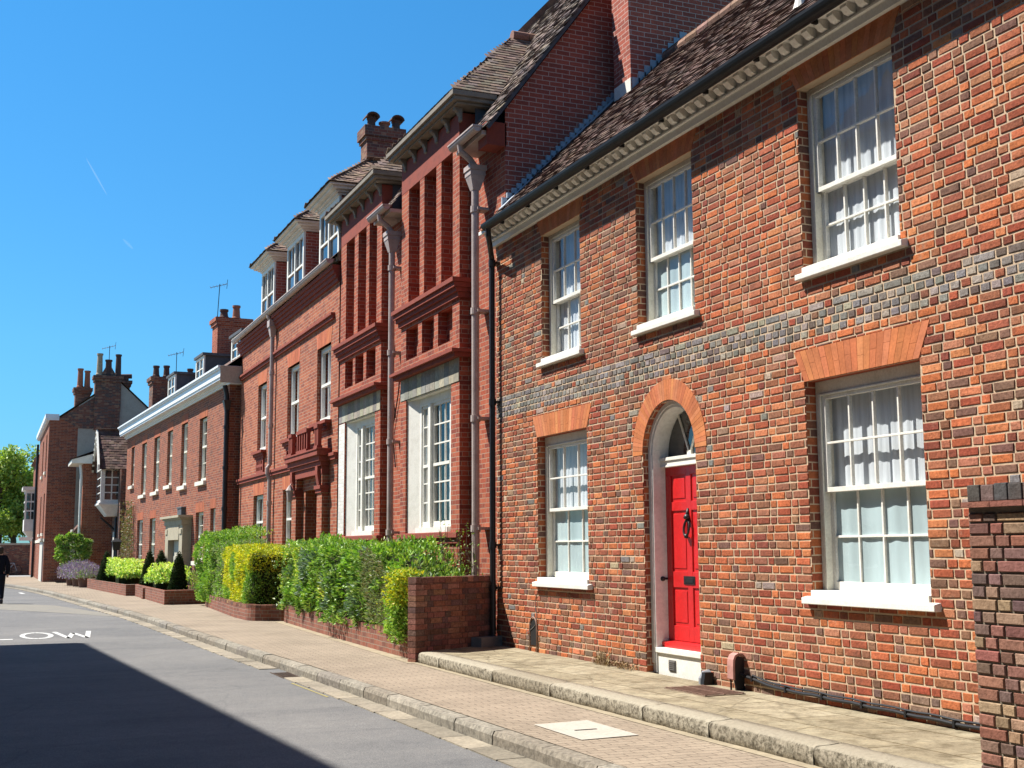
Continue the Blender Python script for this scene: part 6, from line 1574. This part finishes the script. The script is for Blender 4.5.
#@@FAR
# ================================================================ park wall, trees, bicycle, walker
H = thing('park_wall', 'old brown brick wall under the trees at the end of the street', 'wall', (-4,91,ZR))
g = MB(); g.box(-30, 12, 91, 91.4, ZR-.05, .42); g.build('wall', M['brick_dark'], H)
g = MB(); g.box(-30, 12, 90.93, 91.47, .42, .55); g.build('coping', M['stone'], H)
def tree(label, x, y, zb, H_, W_, n, pal, r, size=.26, bare=False, seed=1):
    root = thing('broadleaf_tree', label, 'tree', (x,y,zb), group='trees beyond the park wall')
    tr = MB(); cr = MB(); rr = random.Random(seed)
    tops = []
    tr.tube([(x,y,zb),(x+.1,y,zb+H_*.25),(x-.1,y,zb+H_*.5),(x,y,zb+H_*.8)], [.28,.22,.16,.05], 8)
    for i in range(15):
        a = rr.uniform(0,6.28); z0 = zb+H_*rr.uniform(.2,.6); L_ = W_*rr.uniform(.45,1); e_ = Vector((x+L_*math.cos(a), y+L_*math.sin(a)*.8, z0+H_*rr.uniform(.05,.38)))
        b_ = Vector((x,y,z0)); m_ = (b_+e_)/2+Vector((0,0,.4)); tr.tube([b_,m_,e_], [.12,.07,.02], 6); tops += [(m_, W_*.30), (e_, W_*.34)]
        for k in range(2): q = e_+Vector((rr.gauss(0,.5),rr.gauss(0,.5),rr.uniform(.2,1)))*W_*.3; tr.tube([e_,q], [.03,.01], 5); tops.append((q, W_*.26))
    tops.append((Vector((x,y,zb+H_*.86)), W_*.36))
    for i in range(n):
        c_, cr_ = rr.choice(tops); v = Vector((rr.gauss(0,1),rr.gauss(0,1),rr.gauss(0,.8))).normalized()*cr_*rr.uniform(.35,1.05)
        p = c_+v
        if p.z < zb+.8: continue
        k = int((noise.noise((p.x*.9,p.y*.9,p.z*.9))*.5+.5)*len(pal)*.999); col = pal[k] if rr.random() < .5 else rr.choice(pal)
        leaf(cr, p, size, rr, vary(col, rr, .25), v.normalized()*.6, .62)
    if bare:
        for i in range(26):
            a = rr.uniform(0,6.28); b_ = Vector((x+rr.gauss(0,W_*.35), y, zb+H_*.78)); e_ = b_+Vector((rr.gauss(0,.9), rr.gauss(0,.5), rr.uniform(.8,2.4))); tr.tube([b_,(b_+e_)/2+Vector((.15,0,.1)),e_], [.03,.02,.008], 5)
            for k in range(8): leaf(cr, b_+(e_-b_)*rr.uniform(.5,1)+Vector((rr.gauss(0,.15),0,rr.gauss(0,.15))), .16, rr, rr.choice(pal), None, .5)
    tr.build('trunk', M['bark'], root); cr.build('crown', M['leaf'], root)
TP = [(.24,.36,.05),(.31,.44,.065),(.40,.53,.10),(.18,.28,.04),(.46,.57,.14),(.32,.44,.07)]
tree('bright green broadleaf tree with bare twigs on top, beyond the old wall', 0.5, 97, -.9, 7.9, 2.7, 10000, TP, rl, bare=True, seed=5)
tree('bright green broadleaf tree standing just left of the bay house', 2.9, 98, -.9, 7.0, 2.3, 9000, TP, rl, seed=8)
tree('green tree behind the old wall farthest from the houses', -4.6, 97, -.9, 7.8, 2.8, 7000, TP, rl, seed=12)
tree('darker green tree low behind the park wall between the brighter ones', 1.6, 103, -.9, 6.6, 2.6, 7000, TP[:2]+[(.06,.11,.022)], rl, seed=17)
# bicycle leaning on the park wall
def bicycle(x, y, z, label):
    root = thing('bicycle', label, 'bicycle', (x,y,z))
    for dx in (-.52,.52):
        ring = [(x+dx+.33*math.cos(a), y, z+.345+.33*math.sin(a)) for a in [2*math.pi*i/24 for i in range(25)]]
        g = MB(); g.tube(ring, .022, 6); wh = g.build('wheel', M['black_iron'], root)
        g = MB(); 
        for i in range(10): a = 2*math.pi*i/10; g.tube([(x+dx,y,z+.345),(x+dx+.31*math.cos(a),y,z+.345+.31*math.sin(a))], .004, 4)
        g.lathe([(.03,-.03),(.03,.03)], (x+dx,y,z+.345), 8); g.build('spokes', M['lead_pipe'], wh)
    bb, st, hd = Vector((x-.05,y,z+.30)), Vector((x-.2,y,z+.80)), Vector((x+.36,y,z+.82))
    g = MB(); rw, fw = Vector((x-.52,y,z+.345)), Vector((x+.52,y,z+.345))
    for p, q in ((bb,st),(st,hd),(bb,hd),(bb,rw),(st,rw),(hd,fw)): g.tube([p,q], .02, 6)
    g.build('frame', plain('pale_blue_frame', (.35,.38,.42), .4), root)
    g = MB(); g.tube([st,st+Vector((-.03,0,.12))], .015, 6); g.hexa([(x-.36,y-.07,z+.92),(x-.1,y-.02,z+.92),(x-.1,y+.02,z+.92),(x-.36,y+.07,z+.92),(x-.36,y-.06,z+.97),(x-.1,y-.015,z+.96),(x-.1,y+.015,z+.96),(x-.36,y+.06,z+.97)]); g.build('saddle', M['black_iron'], root)
    g = MB(); g.tube([hd,hd+Vector((-.02,0,.18))], .016, 6); g.tube([(x+.36,y-.28,z+1.0),(x+.40,y-.12,z+1.0),(x+.34,y,z+1.0),(x+.40,y+.12,z+1.0),(x+.36,y+.28,z+1.0)], .014, 6); g.build('handlebar', M['black_iron'], root)
bicycle(1.25, 90.6, ZR, 'grey bicycle parked against the old wall at the far end')
bicycle(.3, 90.4, ZR, 'bicycle against the old wall directly behind the walker')
# man in dark clothes walking away at the left edge
def skin_body(name, joints, edges, mat, parent=None, loc=None, sub=2, root=0):
    me = bpy.data.meshes.new(name); o3 = OFF[parent.name] if parent else Vector(loc)
    keys = list(joints); me.from_pydata([Vector(joints[k][0])-o3 for k in keys], [(keys.index(a), keys.index(b)) for a, b in edges], [])
    o = bpy.data.objects.new(name, me); COL.objects.link(o)
    if parent: o.parent = parent; OFF[o.name] = o3
    else: o.location = loc; OFF[o.name] = o3
    m = o.modifiers.new('skin', 'SKIN'); m.use_smooth_shade = True
    sv = me.skin_vertices[0].data
    for i, k in enumerate(keys):
        r_ = joints[k][1]; sv[i].radius = r_ if isinstance(r_, tuple) else (r_, r_); sv[i].use_root = (i == root)
    s_ = o.modifiers.new('sub', 'SUBSURF'); s_.levels = sub; s_.render_levels = sub
    me.materials.append(mat); return o
mx, my, mz = .33, 41.9, ZR
J = {'pel': ((mx,my,mz+.94),(.15,.11)), 'wai': ((mx,my,mz+1.10),(.14,.10)), 'che': ((mx,my+.01,mz+1.32),(.17,.12)), 'nec': ((mx,my+.02,mz+1.48),.06), 'hea': ((mx,my+.035,mz+1.56),.075), 'he2': ((mx,my+.04,mz+1.68),.085),
     'sl': ((mx-.17,my,mz+1.42),.065), 'el': ((mx-.25,my-.03,mz+1.14),.048), 'wl': ((mx-.23,my+.08,mz+.90),.034), 'hl': ((mx-.22,my+.11,mz+.80),(.022,.04)),
     'sr': ((mx+.17,my,mz+1.42),.065), 'er': ((mx+.25,my-.06,mz+1.14),.048), 'wr': ((mx+.24,my+.04,mz+.90),.034), 'hr': ((mx+.235,my+.07,mz+.80),(.022,.04)),
     'kl': ((mx-.09,my+.10,mz+.50),.06), 'al': ((mx-.09,my+.16,mz+.10),.042), 'tl': ((mx-.09,my+.30,mz+.045),.04), 'kr': ((mx+.09,my-.02,mz+.50),.06), 'ar': ((mx+.09,my-.20,mz+.13),.042), 'tr': ((mx+.09,my-.08,mz+.05),.04), 'pl': ((mx-.09,my,mz+.86),.095), 'pr': ((mx+.09,my,mz+.86),.095)}
E_ = [('pel','wai'),('wai','che'),('che','nec'),('nec','hea'),('hea','he2'),('che','sl'),('sl','el'),('el','wl'),('wl','hl'),('che','sr'),('sr','er'),('er','wr'),('wr','hr'),('pel','pl'),('pl','kl'),('kl','al'),('al','tl'),('pel','pr'),('pr','kr'),('kr','ar'),('ar','tr')]
body = skin_body('person', J, E_, plain('skin', (.42,.24,.17), .6, .05), loc=(mx,my,mz))
tag(body, 'person in dark jacket and dark trousers walking away along the road', 'person')
navy = plain('navy_cloth', (.008,.009,.014), .9, .3, 30, .2, .1)
big = lambda k, e: tuple(v+e for v in J[k][1]) if isinstance(J[k][1], tuple) else J[k][1]+e
def sub_j(keys, e, extra={}): d = {k: (J[k][0], big(k, e)) for k in keys}; d.update(extra); return d
jk = sub_j(['wai','che','nec','sl','el','wl','sr','er','wr'], .028, {'hem': ((mx,my,mz+.80),(.20,.145))})
jk['nec'] = (J['nec'][0], .075)
skin_body('jacket', jk, [('hem','wai'),('wai','che'),('che','nec'),('che','sl'),('sl','el'),('el','wl'),('che','sr'),('sr','er'),('er','wr')], navy, body)
tj = sub_j(['pel','pl','kl','al','pr','kr','ar'], .022)
skin_body('trousers', tj, [('pel','pl'),('pl','kl'),('kl','al'),('pel','pr'),('pr','kr'),('kr','ar')], plain('dark_trousers', (.012,.013,.018), .9, .2, 30, .2, .1), body)
g = MB(); 
for s_, ky, kz_ in ((-1,.16,0),(1,-.20,.05)): g = MB(); g.hexa([(mx+s_*.09-.05,my+ky-.08,mz+kz_),(mx+s_*.09+.05,my+ky-.08,mz+kz_),(mx+s_*.09+.045,my+ky+.20,mz+.0),(mx+s_*.09-.045,my+ky+.20,mz),(mx+s_*.09-.045,my+ky-.07,mz+kz_+.10),(mx+s_*.09+.045,my+ky-.07,mz+kz_+.10),(mx+s_*.09+.04,my+ky+.19,mz+.06),(mx+s_*.09-.04,my+ky+.19,mz+.06)]); g.build('shoe', M['black_iron'], body, bevel=.015)
g = MB(); pr = []
for i in range(7):
    for j in range(12):
        pass
g.lathe([(.02,.215),(.06,.205),(.09,.16),(.098,.10),(.095,.03),(.08,-.02)], (mx,my+.032,mz+1.555), 14); g.build('hair', plain('dark_hair', (.03,.022,.016), .7, .3, 60, .3), body, smooth=True)
g = MB()
for s_ in (-1,1): g.lathe([(.004,-.03),(.016,-.02),(.02,0),(.015,.025),(.003,.03)], (mx+s_*.088,my+.04,mz+1.62), 8)
g.hexa([(mx-.012,my+.115,mz+1.60),(mx+.012,my+.115,mz+1.60),(mx+.012,my+.10,mz+1.60),(mx-.012,my+.10,mz+1.60),(mx-.006,my+.125,mz+1.61),(mx+.006,my+.125,mz+1.61),(mx+.005,my+.10,mz+1.66),(mx-.005,my+.10,mz+1.66)]); g.build('face', plain('skin_tone', (.40,.22,.16), .6, .05), body, smooth=True)
# left pavement, for the side of the street out of the photo
g = MB(); g.box(-2.6, -1.6, -12, 62, ZR-.04, ZP); struct(g.build('near_pavement', paver_mat()))
# ================================================================ two faint vapour trails
def trail(label, p0, p1, r_, a_):
    m = NT('vapour'); d = m.n('ShaderNodeBsdfTransparent'); e = m.n('ShaderNodeBsdfTranslucent', Color=(.9,.93,.97,1)); df = m.n('ShaderNodeBsdfDiffuse', Color=(.95,.96,.98,1)); ad = m.n('ShaderNodeMixShader', Fac=.5); m.l(e.outputs[0], ad.inputs[1]); m.l(df.outputs[0], ad.inputs[2])
    lw = m.n('ShaderNodeLayerWeight', Blend=.5); f = m.math('MULTIPLY', m.math('SUBTRACT', 1, lw.outputs['Facing']), a_)
    mx_ = m.n('ShaderNodeMixShader'); m.l(f, mx_.inputs[0]); m.l(d.outputs[0], mx_.inputs[1]); m.l(ad.outputs[0], mx_.inputs[2]); m.l(mx_.outputs[0], m.out.inputs[0])
    g = MB(); P0, P1 = Vector(p0), Vector(p1); g.tube([P0+(P1-P0)*i/10 for i in range(11)], [r_*(.25+.75*math.sin(math.pi*min(.999,(i+.3)/10.6))) for i in range(11)], 10)
    o = g.build('vapour_trail', m.m, loc=tuple((P0+P1)/2), smooth=True); tag(o, label, 'vapour trail', group='faint vapour trails in the sky')
def sky_pt(px, py, dist):
    f_ = 1226.4; a_ = (px-512)/f_; b_ = (384-py)/f_
    return co.matrix_world.to_3x3() @ Vector((a_, b_, -1)).normalized()*dist
trail('longer, upper vapour trail, a thin white dash in the blue sky', sky_pt(86,158,3000), sky_pt(107,195,3050), 2.6, .055)
trail('shorter, lower vapour trail, a small white smudge in the blue sky', sky_pt(123,239,3000), sky_pt(133,249,3050), 4.5, .05)
